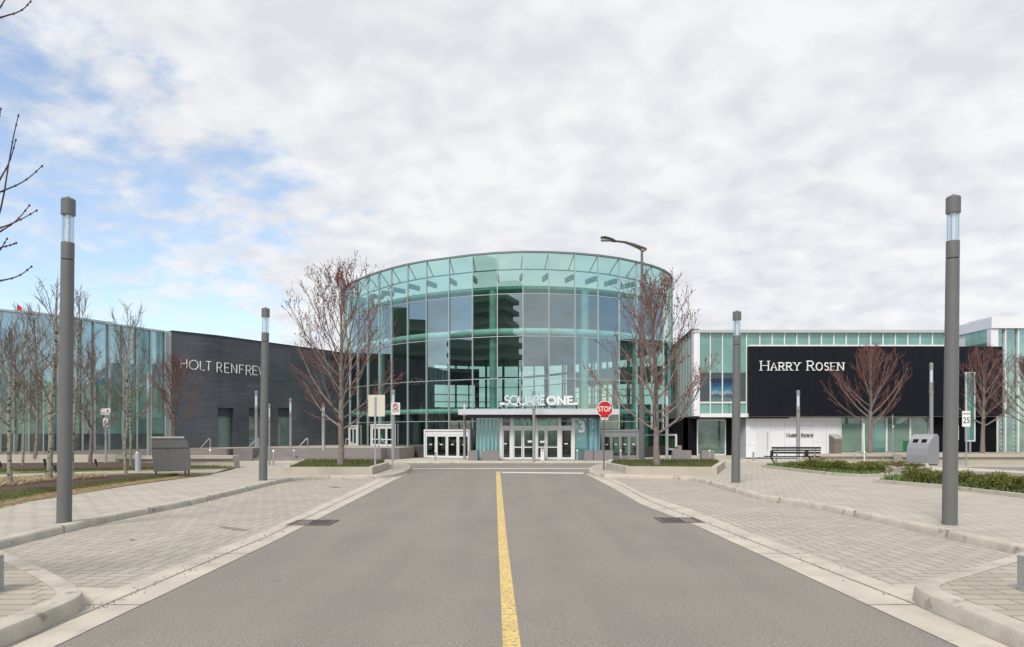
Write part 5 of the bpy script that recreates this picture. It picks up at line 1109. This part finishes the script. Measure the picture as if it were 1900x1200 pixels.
# landscape up-lights
for k, (px, py, yt) in enumerate(((85, 880, 850), (103, 878, 862), (178.5, 865, 851), (1, 868, 855))):
    p = gl(px, py); H = zh(yt, p.y) - p.z; t = thing('garden_light', ['tall black garden spotlight against the spotted birch trunk', 'leaning black garden spotlight just left of the nearest left lamp column', 'small black garden spotlight in the rear mulch bed', 'black garden spotlight at the left edge of the view'][k], 'garden light', p, 'black garden spotlights')
    MB().tube([p, p + Vector((.02, 0, H * .35))], .02, 6).build('stake', m_dark, t); MB().tube([p + Vector((.02, 0, H * .3)), p + Vector((-.02, -.05, H))], [.035, .05], 10).build('lamp_body', m_dark, t, smooth=True)
# recycling bins (big curved steel boxes)
def recycler(label, px0, px1, yb, yt, z, back):
    Y = F * (EH - z) / (yb - HOR); x0, x1 = xw(px0, Y), xw(px1, Y); H = zh(yt, Y) - z; t = thing('recycling_bin', label, 'recycling bin', ((x0 + x1) / 2, Y, z)); return t, Y, x0, x1, H
t, Y, x0, x1, H = recycler('dark grey curved recycling bin seen from behind at the edge of the left lawn', 283, 354, 876.5, 812, .30, True)
W_ = x1 - x0; z0 = .36
prof = [(x1 - .02, z0), (x1, z0 + .25 * H), (x1 - .03, z0 + H * .6), (x1 - .12, z0 + H * .86), (x1 - .24, z0 + H - .06)]
body = MB(); ring_ = [(x0 + .06, z0), (x0, z0 + H * .5), (x0 - .02, z0 + H - .06)] + prof[::-1]
ring_ = [(x0 + .05, z0)] + prof + [(x0 - .02, z0 + H - .06), (x0, z0 + H * .5)]
body.hexa([(x, Y, z) for x, z in ring_], [(x, Y + .7, z) for x, z in ring_]); body.build('body', m_bin, t, bevel=.015)
MB().box(x0 - .04, x1 - .24, Y - .03, Y + .7, z0 + H - .06, z0 + H).build('lid_edge', m_steel, t); MB().box(x0 - .02, x1 - .04, Y - .015, Y - .002, z0 + H * .665, z0 + H * .68).build('door_seam', m_dark, t)
MB().lathe(((x0 + x1) / 2 - .15, Y - .02, z0 + H * .615), [(.02, 0), (.02, .03)], 10).build('lock', m_dark, t)
for xx in (x0 + .14, x1 - .2, x1 - .08): MB().box(xx - .03, xx + .03, Y + .05, Y + .12, .20, z0).build('foot', m_dark, t)
t.rotation_euler[2] = R(25); t.scale = (.92, 1, 1)
t, Y, x0, x1, H = recycler('pale grey curved recycling bin with two dark openings at the right', 1693, 1745, 862.5, 804, ZW, False)
z0 = ZW + .05; H -= .05; q0_ = Vector((xw(1721, Y), Y)); Dv = Vector((.985, .17)); Av = Vector((-.72, .62)); k_ = (x1 - q0_.x) / .64
pf = [(0, 0), (-.015, .30), (.03, .52), (.10, .69), (.20, .83), (.33, .94), (.46, 1.0), (.58, .99), (.65, .90), (.65, 0)]
def bp(a, u, z): q = q0_ + Dv * u * k_ + Av * a; return Vector((q.x, q.y, z0 + z * H))
body = MB(); body.hexa([bp(0, u, z) for u, z in pf], [bp(.98, u, z) for u, z in pf]); body.build('body', m_binl, t, bevel=.012)
for a0, a1 in ((.16, .38), (.55, .78)):
    o1 = Vector((-.02, -.02, .02)); q = [bp(a0, .115, .715), bp(a1, .115, .715), bp(a1, .19, .815), bp(a0, .19, .815)]; MB().hexa([x + o1 * .2 for x in q], [x + o1 * 1.1 for x in q]).build('opening', m_blackm, t)
for a in (.1, .85): q = bp(a, .32, 0); MB().box(q.x - .3, q.x + .3, q.y - .03, q.y + .03, ZW, z0).build('foot', m_dark, t)
# narrow waste bin (kiosk)
Y = g(1553, 858, ZW).y; x0, x1 = xw(1543.5, Y), xw(1562, Y); H = zh(805, Y); xm = xw(1549, Y)
t = thing('ash_bin', 'narrow taupe metal bin with a slanted steel top beside the bench', 'bin', ((x0 + x1) / 2, Y, ZW))
MB().hexa([(xm, Y, ZW), (x1, Y, ZW), (x1 - .02, Y + .4, ZW), (x0, Y + .35, ZW)], [(xm, Y, H - .24), (x1, Y, H - .24), (x1 - .02, Y + .4, H - .02), (x0, Y + .35, H - .02)]).build('body', mat('bin_taupe', (.20, .165, .14), .4, metal=.3, var=.06), t)
MB().hexa([(xm, Y, H - .235), (x1 + .02, Y, H - .235), (x1, Y + .4, H - .015), (x0, Y + .35, H - .015)], [(xm, Y, H - .205), (x1 + .02, Y, H - .205), (x1, Y + .4, H + .015), (x0, Y + .35, H + .015)]).build('lid', m_steel, t)
MB().box(xm - .005, x1 + .005, Y - .006, Y, H - .42, H - .40).build('seam', m_dark, t)
# bench (seen from behind)
Y = 35.0; zb = .13; t = thing('park_bench', 'dark slatted park bench with steel legs facing the mall', 'bench', (xw(1476, Y), Y, zb)); bx0, bx1 = xw(1431.5, Y), xw(1523, Y)
ms_ = mat('bench_wood', (.022, .018, .016), .5, var=.2, scale=4, stretch=(.3, 3, 3)); zt_ = zh(828, Y)
for k, (za, zc) in enumerate(((zt_ - .095, zt_), (zt_ - .20, zt_ - .125), (zt_ - .33, zt_ - .235))): MB().box(bx0, bx1, Y - .03 + k * .02, Y + k * .02, za, zc).build('back_slat', ms_, t)
zs = zh(847, Y)
for k in range(4): MB().box(bx0 - .2, bx1 + .03, Y + .08 + k * .11, Y + .17 + k * .11, zs, zs + .045).build('seat_slat', ms_, t)
for px in (1441.5, 1512.5):
    x_ = xw(px, Y); MB().bar((x_, Y - .05, zt_ - .05), (x_ - .06, Y + .02, zb), .10, .03).build('leg', m_steel, t); MB().bar((x_ - .16, Y + .4, zs), (x_ - .06, Y + .12, zb + .1), .07, .03).build('leg', m_dark, t)
for px in (1433, 1498): MB().box(xw(px, Y), xw(px, Y) + .05, Y - .02, Y + .3, zs, zs + .3).build('armrest', m_dark, t)
# bike racks
for k, (px, lab) in enumerate(((1596, 'arched steel bicycle rack left, beside the white post'), (1649, 'arched steel bicycle rack right, nearer the recycling bin'))):
    p = g(px, 859, ZW); r = .30; H = zh(836.5, p.y); pts = [(p.x - r * 1.05, p.y, ZW)] + [(p.x - r * math.cos(a), p.y, H - .22 + .22 * math.sin(a)) for a in [q * math.pi / 8 for q in range(9)]] + [(p.x + r * 1.05, p.y, ZW)]
    tag(MB().tube(pts, .024, 8).build('bicycle_rack', m_galv, smooth=True), lab, 'bicycle rack', 'bicycle racks')
for k, (px, yb, yt, lab) in enumerate(((1604, 859.5, 784, 'thin white post in front of the shop window by the left bicycle rack'), (1657, 855, 768, 'thin pale post with a small head by the right bicycle rack'))):
    p = g(px, yb, ZW); t = thing('marker_post', lab, 'post', p); MB().tube([p, (p.x - .03, p.y, zh(yt, p.y))], .03, 8).build('post', m_signw if k == 0 else m_galv, t, smooth=True); MB().lathe((p.x - .0, p.y, p.z + (.55 if k == 0 else 1.9)), [(.045, 0), (.05, .05), (.03, .1)], 8).build('collar', m_signw, t)
# square planters and bins near the doors
PB = [(869, 886, 'left square taupe planter box beside the left doors'), (893.5, 925.5, 'wide taupe planter box left of the vestibule'), (1084, 1100.5, 'square taupe planter box right of the number 3'), (1101.5, 1137.5, 'wide taupe planter box behind the stop sign post'), (1302.5, 1326, 'square taupe planter box below the display window'), (1264.5, 1283, 'square taupe planter box touching the curved bin')]
for a, b_, lab in PB:
    Y = 42.0 if a < 1200 else 42.6; t = thing('planter_box', lab, 'planter', (xw((a + b_) / 2, Y), Y, .1), 'taupe planter boxes on the forecourt'); x0, x1 = xw(a, Y), xw(b_, Y); h = zh(834.5, Y)
    mb = MB(); mb.box(x0, x1, Y, Y + .05, .1, h).box(x0, x1, Y + .5, Y + .55, .1, h).box(x0, x0 + .05, Y + .05, Y + .5, .1, h).box(x1 - .05, x1, Y + .05, Y + .5, .1, h); mb.build('box', m_granite, t); MB().box(x0 + .05, x1 - .05, Y + .05, Y + .5, .1, h - .06).build('soil', m_soil, t)
Y = 42.6; x0, x1 = xw(1248.5, Y), xw(1265, Y); h = zh(825.5, Y); t = thing('litter_bin', 'curved taupe litter bin beside the leaning side window', 'bin', (xw(1257, Y), Y, .1)); pr_ = [(x1, .1), (x1, h), (x1 - .16, h), (x1 - .33, h - .16), (x0 + .03, h - .42), (x0, .1)]
MB().hexa([(x, Y, z) for x, z in pr_][::-1], [(x, Y + .5, z) for x, z in pr_][::-1]).build('body', m_granite, t, bevel=.01); MB().box(x1 - .40, x1 - .2, Y - .01, Y - .002, h - .16, h - .10).build('opening', m_dark, t)
# A-frame sheet by the doors
Y = 42.5; x_ = xw(1006.5, Y); t = thing('floor_sign', 'white standing notice board with a red spot before the sliding doors', 'sign', (x_, Y, .1)); h = zh(831.5, Y); MB().hexa([(x_ - .11, Y, .1), (x_ + .11, Y, .1), (x_ + .11, Y + .03, .1), (x_ - .11, Y + .03, .1)], [(x_ - .10, Y + .1, h), (x_ + .10, Y + .1, h), (x_ + .10, Y + .13, h), (x_ - .10, Y + .13, h)]).build('board', m_signw, t); MB().box(x_ - .04, x_ + .04, Y + .05, Y + .075, h - .13, h - .06).build('red_spot', mred2, t)
# stone blocks at the near edges
for px, lab, s in ((-58, 'pale granite block on the near left traffic island', -1), (1952, 'pale granite block on the near right traffic island', 1)):
    p = g(px, 1106, .15); MB().box(p.x - .13, p.x + .13, p.y, p.y + .3, .149, .149 + .36).build('stone_block', mat('pale_granite', (.33, .32, .30), .8, var=.12, scale=30, bump=.3)); o_ = [q for q in bpy.data.objects if q.name.startswith('stone_block')][-1]; tag(o_, lab, 'block')

# ------------------------------------------------------------------ trees
def limb(mb, p, d, ln, r0, r1, rnd, n=5, up=.25, wob=.08, sides=5):
    pts = [Vector(p)]; d = d.normalized(); st = ln / n
    for i in range(n):
        d = (d + Vector((rnd.gauss(0, wob), rnd.gauss(0, wob), rnd.gauss(0, wob) * .5 + up / n))).normalized(); pts.append(pts[-1] + d * st)
    mb.tube(pts, [r0 + (r1 - r0) * i / n for i in range(n + 1)], sides, cap=False); return pts, d
def side_dir(d, rnd, ang, az=None):
    u = d.cross(Vector((.13, .97, .2))).normalized(); v = d.cross(u).normalized(); a = rnd.random() * 6.283 if az is None else az
    return (d * math.cos(ang) + (u * math.cos(a) + v * math.sin(a)) * math.sin(ang)).normalized()
def buds(mb, pts, rnd, k, s):
    for _ in range(k):
        i = rnd.randrange(len(pts) - 1); q = pts[i].lerp(pts[i + 1], rnd.random()) + Vector((rnd.gauss(0, s * .5), rnd.gauss(0, s * .5), 0)); h = s * rnd.uniform(.6, 1.3); w_ = h * .6
        i0 = len(mb.v); mb.v += [(q.x - w_, q.y, q.z), (q.x + w_, q.y, q.z), (q.x, q.y - w_, q.z), (q.x, q.y + w_, q.z), (q.x, q.y, q.z + h * 1.3), (q.x, q.y, q.z - h * .7)]
        for f in ((0, 2, 4), (2, 1, 4), (1, 3, 4), (3, 0, 4), (2, 0, 5), (1, 2, 5), (3, 1, 5), (0, 3, 5)): mb.f.append([i0 + j for j in f]); mb.mi.append(mb.m)
def maple(name, label, H, th, cr, seed, nl=22, ns=8, nt_=5, tr=.13, bud=.028, group=None, mats=None, loc=(0, 0, 0), budn=5, lean=0, tw=1.0):
    """upright open crown: leader + many ascending limbs, twigs with buds"""
    rnd = random.Random(seed); t = thing(name, label, 'tree', (0, 0, 0), group); bark, twg, bd = mats or (m_bark, m_twig, m_bud)
    tk = MB(); cw = MB(); bk = MB(); bk.m = 1
    lead = [Vector((0, 0, 0))]; n = 10
    for i in range(n): lead.append(lead[-1] + Vector((rnd.gauss(0, .022) * H / 6 + lean, rnd.gauss(0, .022) * H / 6, H * .96 / n)))
    def lr(f): return tr * (1 - f) ** .8 * (1 if f > .02 else 1.25) + .008
    tk.tube(lead, [tr * 1.3] + [lr(i / n) for i in range(1, n + 1)], 9)
    def lp(z):
        f = z / (H * .96) * n; i = min(n - 1, int(f)); return lead[i].lerp(lead[i + 1], f - i)
    for k in range(nl):
        f = k / (nl - 1); z = th + (H * .80 - th) * f ** 1.1; az = k * 2.399 + rnd.uniform(-.4, .4)
        el = R(22 + 45 * f ** .8 + rnd.uniform(-7, 10)); d = Vector((math.cos(az) * math.cos(el), math.sin(az) * math.cos(el), math.sin(el)))
        top = H - z; ln = min(cr * (1.25 - .55 * f) * rnd.uniform(.85, 1.12) / max(.35, math.cos(el) * .8), top * 1.0) * (1 - .12 * f)
        r0 = lr(z / H) * rnd.uniform(.34, .52)
        pts, dd = limb(tk, lp(z), d, ln, r0, .008, rnd, 8, .75 * (1 - .4 * f), .05, 6)
        for s in range(ns):
            g_ = .18 + .78 * (s + rnd.random() * .8) / ns; i = min(7, int(g_ * 8)); q = pts[i].lerp(pts[i + 1], g_ * 8 - i) if i < 8 else pts[-1]; dl = (pts[i + 1] - pts[i]).normalized()
            sl_ = ln * rnd.uniform(.22, .45) * (1.15 - .55 * g_); sd_ = side_dir(dl, rnd, R(rnd.uniform(22, 42)), None)
            p2, d2 = limb(cw, q, sd_, sl_, max(.007 * tw, r0 * .38 * (1 - g_ * .6)), .005 * tw, rnd, 5, .45, .08, 4)
            if bud: buds(bk, p2[2:], rnd, budn, bud)
            for w_ in range(nt_):
                g2 = .2 + .8 * (w_ + rnd.random()) / nt_; j = min(4, int(g2 * 5)); q2 = p2[j].lerp(p2[j + 1], min(1, g2 * 5 - j)); tl = rnd.uniform(.16, .42) * (H / 7) ** .7
                p3, _ = limb(cw, q2, side_dir(d2, rnd, R(rnd.uniform(20, 50))), tl, .0055 * tw, .0035 * tw, rnd, 2, .3, .1, 3)
                if bud: buds(bk, p3, rnd, max(1, budn // 2), bud)
    tk.build('trunk', bark, t, smooth=True); nv = len(cw.v); cw.v += bk.v; cw.f += [[i + nv for i in f] for f in bk.f]; cw.mi += bk.mi; c_ = cw.build('crown', [twg, bd], t)
    t.location = loc; return t
zpl = PZ - .03
p = g(632, 861, PZ); T1 = maple('maple_tree', 'large bare maple with red buds in the left corner planter', zh(486, p.y) - PZ + .03, 1.45, 2.15, 21, nl=28, ns=9, nt_=6, tr=.12, loc=(p.x, p.y, zpl), group='bare maples in the corner planters')
p = g(1219, 861.5, PZ); T2 = maple('maple_tree', 'large bare maple with red buds in the right corner planter beside the street lamp', zh(507, p.y) - PZ + .03, 1.3, 2.15, 33, nl=27, ns=9, nt_=6, tr=.12, loc=(p.x, p.y, zpl), group='bare maples in the corner planters')
# smaller, denser maples in front of the black sign box
mtw2 = mat('wine_twigs', (.155, .065, .055), .85, var=.25)
def rt_tree(label, px, yb, yt, cr_px, seed, zb_=.6, Yf=None, **k):
    Y = Yf or F * (EH - zb_) / (yb - HOR); H = zh(yt, Y) - zb_; cr_ = cr_px * Y / F
    return maple('maple_tree', label, H, k.pop('th', H * .25), cr_, seed, loc=(xw(px, Y), Y, zb_ - .02), **k)
g3 = 'smaller maples behind the seat walls'
rt_tree('bare reddish maple in front of the black sign box right of the letters', 1615, 839, 638, 62, 51, nl=26, ns=9, nt_=6, tr=.11, bud=.018, tw=1.3, mats=(m_bark, mtw2, mtw2), group=g3)
rt_tree('bare reddish maple beside the speed limit sign', 1823, 839, 640, 52, 52, nl=24, ns=8, nt_=6, tr=.11, bud=.018, tw=1.3, mats=(m_bark, mtw2, mtw2), group=g3)
rt_tree('bare reddish maple cut by the right edge of the view', 1912, 839, 655, 62, 53, nl=24, ns=8, nt_=6, tr=.11, bud=.018, tw=1.3, mats=(m_bark, mtw2, mtw2), group=g3)
rt_tree('bare reddish maple behind the left recycling bin in front of the stone wall', 323, 842, 655, 52, 54, nl=24, ns=8, nt_=6, tr=.09, bud=.016, mats=(m_birch2, mtw2, mtw2), group=g3)
g4 = 'bare trees along the glass wing'
for px, yb, yt, cr_, sd_, lab in ((65, 838, 566, 60, 55, 'bare brown maple before the glass wing, tallest behind the nearest left lamp'), (-20, 840, 600, 55, 56, 'bare brown tree cut by the left edge of the view'), (167, 860, 640, 42, 57, 'bare brown tree with thin trunk right of the nearest left lamp')):
    rt_tree(lab, px, yb, yt, cr_, sd_, zb_=.62 if yb < 850 else .4, Yf=32.5 if yb < 850 else None, nl=16, ns=8, nt_=5, tr=.07, bud=.016, tw=1.15, mats=(m_bark, m_twig, m_twig), group=g4)
def birch(label, px, yb, yt, cr_px, seed, lean=0.0, tr=.08):
    p = gl(px, yb); H = zh(yt, p.y) - p.z
    return maple('birch_tree', label, H, H * .30, cr_px * p.y / F, seed, nl=15, ns=6, nt_=4, tr=tr * .9, bud=.012, budn=2, mats=(m_birch, m_birch2, m_birch2), loc=(p.x, p.y, p.z - .02), lean=lean, group='birches on the left lawn')
birch('pale birch nearest the left edge with a straight slender trunk', 19, 898, 590, 45, 61, tr=.065)
birch('birch with black knots on its trunk just left of the nearest left lamp', 91, 889, 500, 45, 62, lean=.02, tr=.085)
birch('slim birch half hidden behind the nearest left lamp', 134, 878, 512, 30, 63, lean=.01, tr=.06)
birch('slim pale birch standing at the edge of the garden path', 233, 878, 560, 40, 64, lean=.015, tr=.055)
birch('thin birch just right of the path edge birch', 243, 862, 590, 34, 65, tr=.05)
birch('thin birch before the seat wall near the left edge', 42, 862, 610, 34, 66, tr=.045)
# tree whose branch tips reach into the picture at the top left
Yt = 7.0; t = thing('maple_tree', 'near tree at the left of which only budded branch tips reach into view', 'tree', (xw(-330, Yt), Yt, .15)); tk = MB(); cw = MB(); bk = MB()
rnd = random.Random(77); tx0 = xw(-330, Yt)
tk.tube([(tx0, Yt, .1), (tx0 + .03, Yt, 1.5), (tx0 - .02, Yt, 3.2), (tx0 + .04, Yt, 5.0), (tx0, Yt, 6.6)], [.12, .10, .08, .055, .02], 12)
tips = [([(-330, 620), (-150, 500), (-40, 470), (0, 410), (22, 265), (35, 212)], 1), ([(-330, 600), (-160, 520), (-60, 440), (0, 333), (18, 302), (30, 258)], 1), ([(-330, 560), (-180, 430), (-60, 380), (0, 357), (46, 338), (80, 307)], 1),
        ([(-330, 640), (-160, 520), (-60, 440), (0, 424), (34, 411), (70, 390)], 1), ([(-330, 640), (-150, 540), (-50, 455), (0, 431), (32, 410), (56, 380)], 1), ([(-330, 680), (-160, 570), (-50, 480), (0, 460), (18, 456), (31, 451)], 1), ([(-330, 690), (-160, 590), (-60, 520), (-20, 490), (0, 465), (14, 442)], 1),
        ([(-330, 720), (-180, 600), (-60, 530), (0, 522), (35, 514), (60, 494)], 1), ([(-330, 420), (-200, 250), (-80, 60), (0, 33), (40, 22), (58, 2)], 1), ([(-330, 430), (-210, 260), (-90, 90), (-10, 30), (10, 0), (30, -40)], 0), ([(-330, 480), (-200, 340), (-90, 300), (-20, 290), (-5, 240), (2, 200)], 0)]
tips += [([(-660 - a, b + (a * 13 % 37)) for a, b in t_[0]], 0) for t_ in tips[:9:1]]
for pts_, _ in tips:
    c_ = [at(a, b_, Yt + .06 * math.sin(i * 2 + a * .01)) for i, (a, b_) in enumerate(pts_)]
    sm = [tuple(q) for q in c_]
    for _k in range(2):
        q = [sm[0]]
        for a, b_ in zip(sm, sm[1:]): q += [tuple(a[i] * .75 + b_[i] * .25 for i in range(3)), tuple(a[i] * .25 + b_[i] * .75 for i in range(3))]
        q.append(sm[-1]); sm = q
    n = len(sm); cw.tube(sm, [.030 * (1 - i / n) ** 2.2 + .0038 for i in range(n)], 7)
    for i in range(int(n * .45), n, 2):
        q = Vector(sm[i]); cw.m = 1; cw.lathe((q.x, q.y, q.z - .012), [(.005, 0), (.0095, .008), (.009, .015), (.004, .023)], 7); cw.m = 0
tk.build('trunk', m_bark, t, smooth=True); cw.build('crown', [mat('purple_twig', (.05, .028, .035), .7, var=.2), mat('purple_bud', (.06, .018, .028), .6, var=.2)], t, smooth=True)

S.render.engine = 'CYCLES'
S.cycles.max_bounces = 10; S.cycles.transparent_max_bounces = 16; S.cycles.glossy_bounces = 4
S.render.resolution_x = 1024; S.render.resolution_y = 646
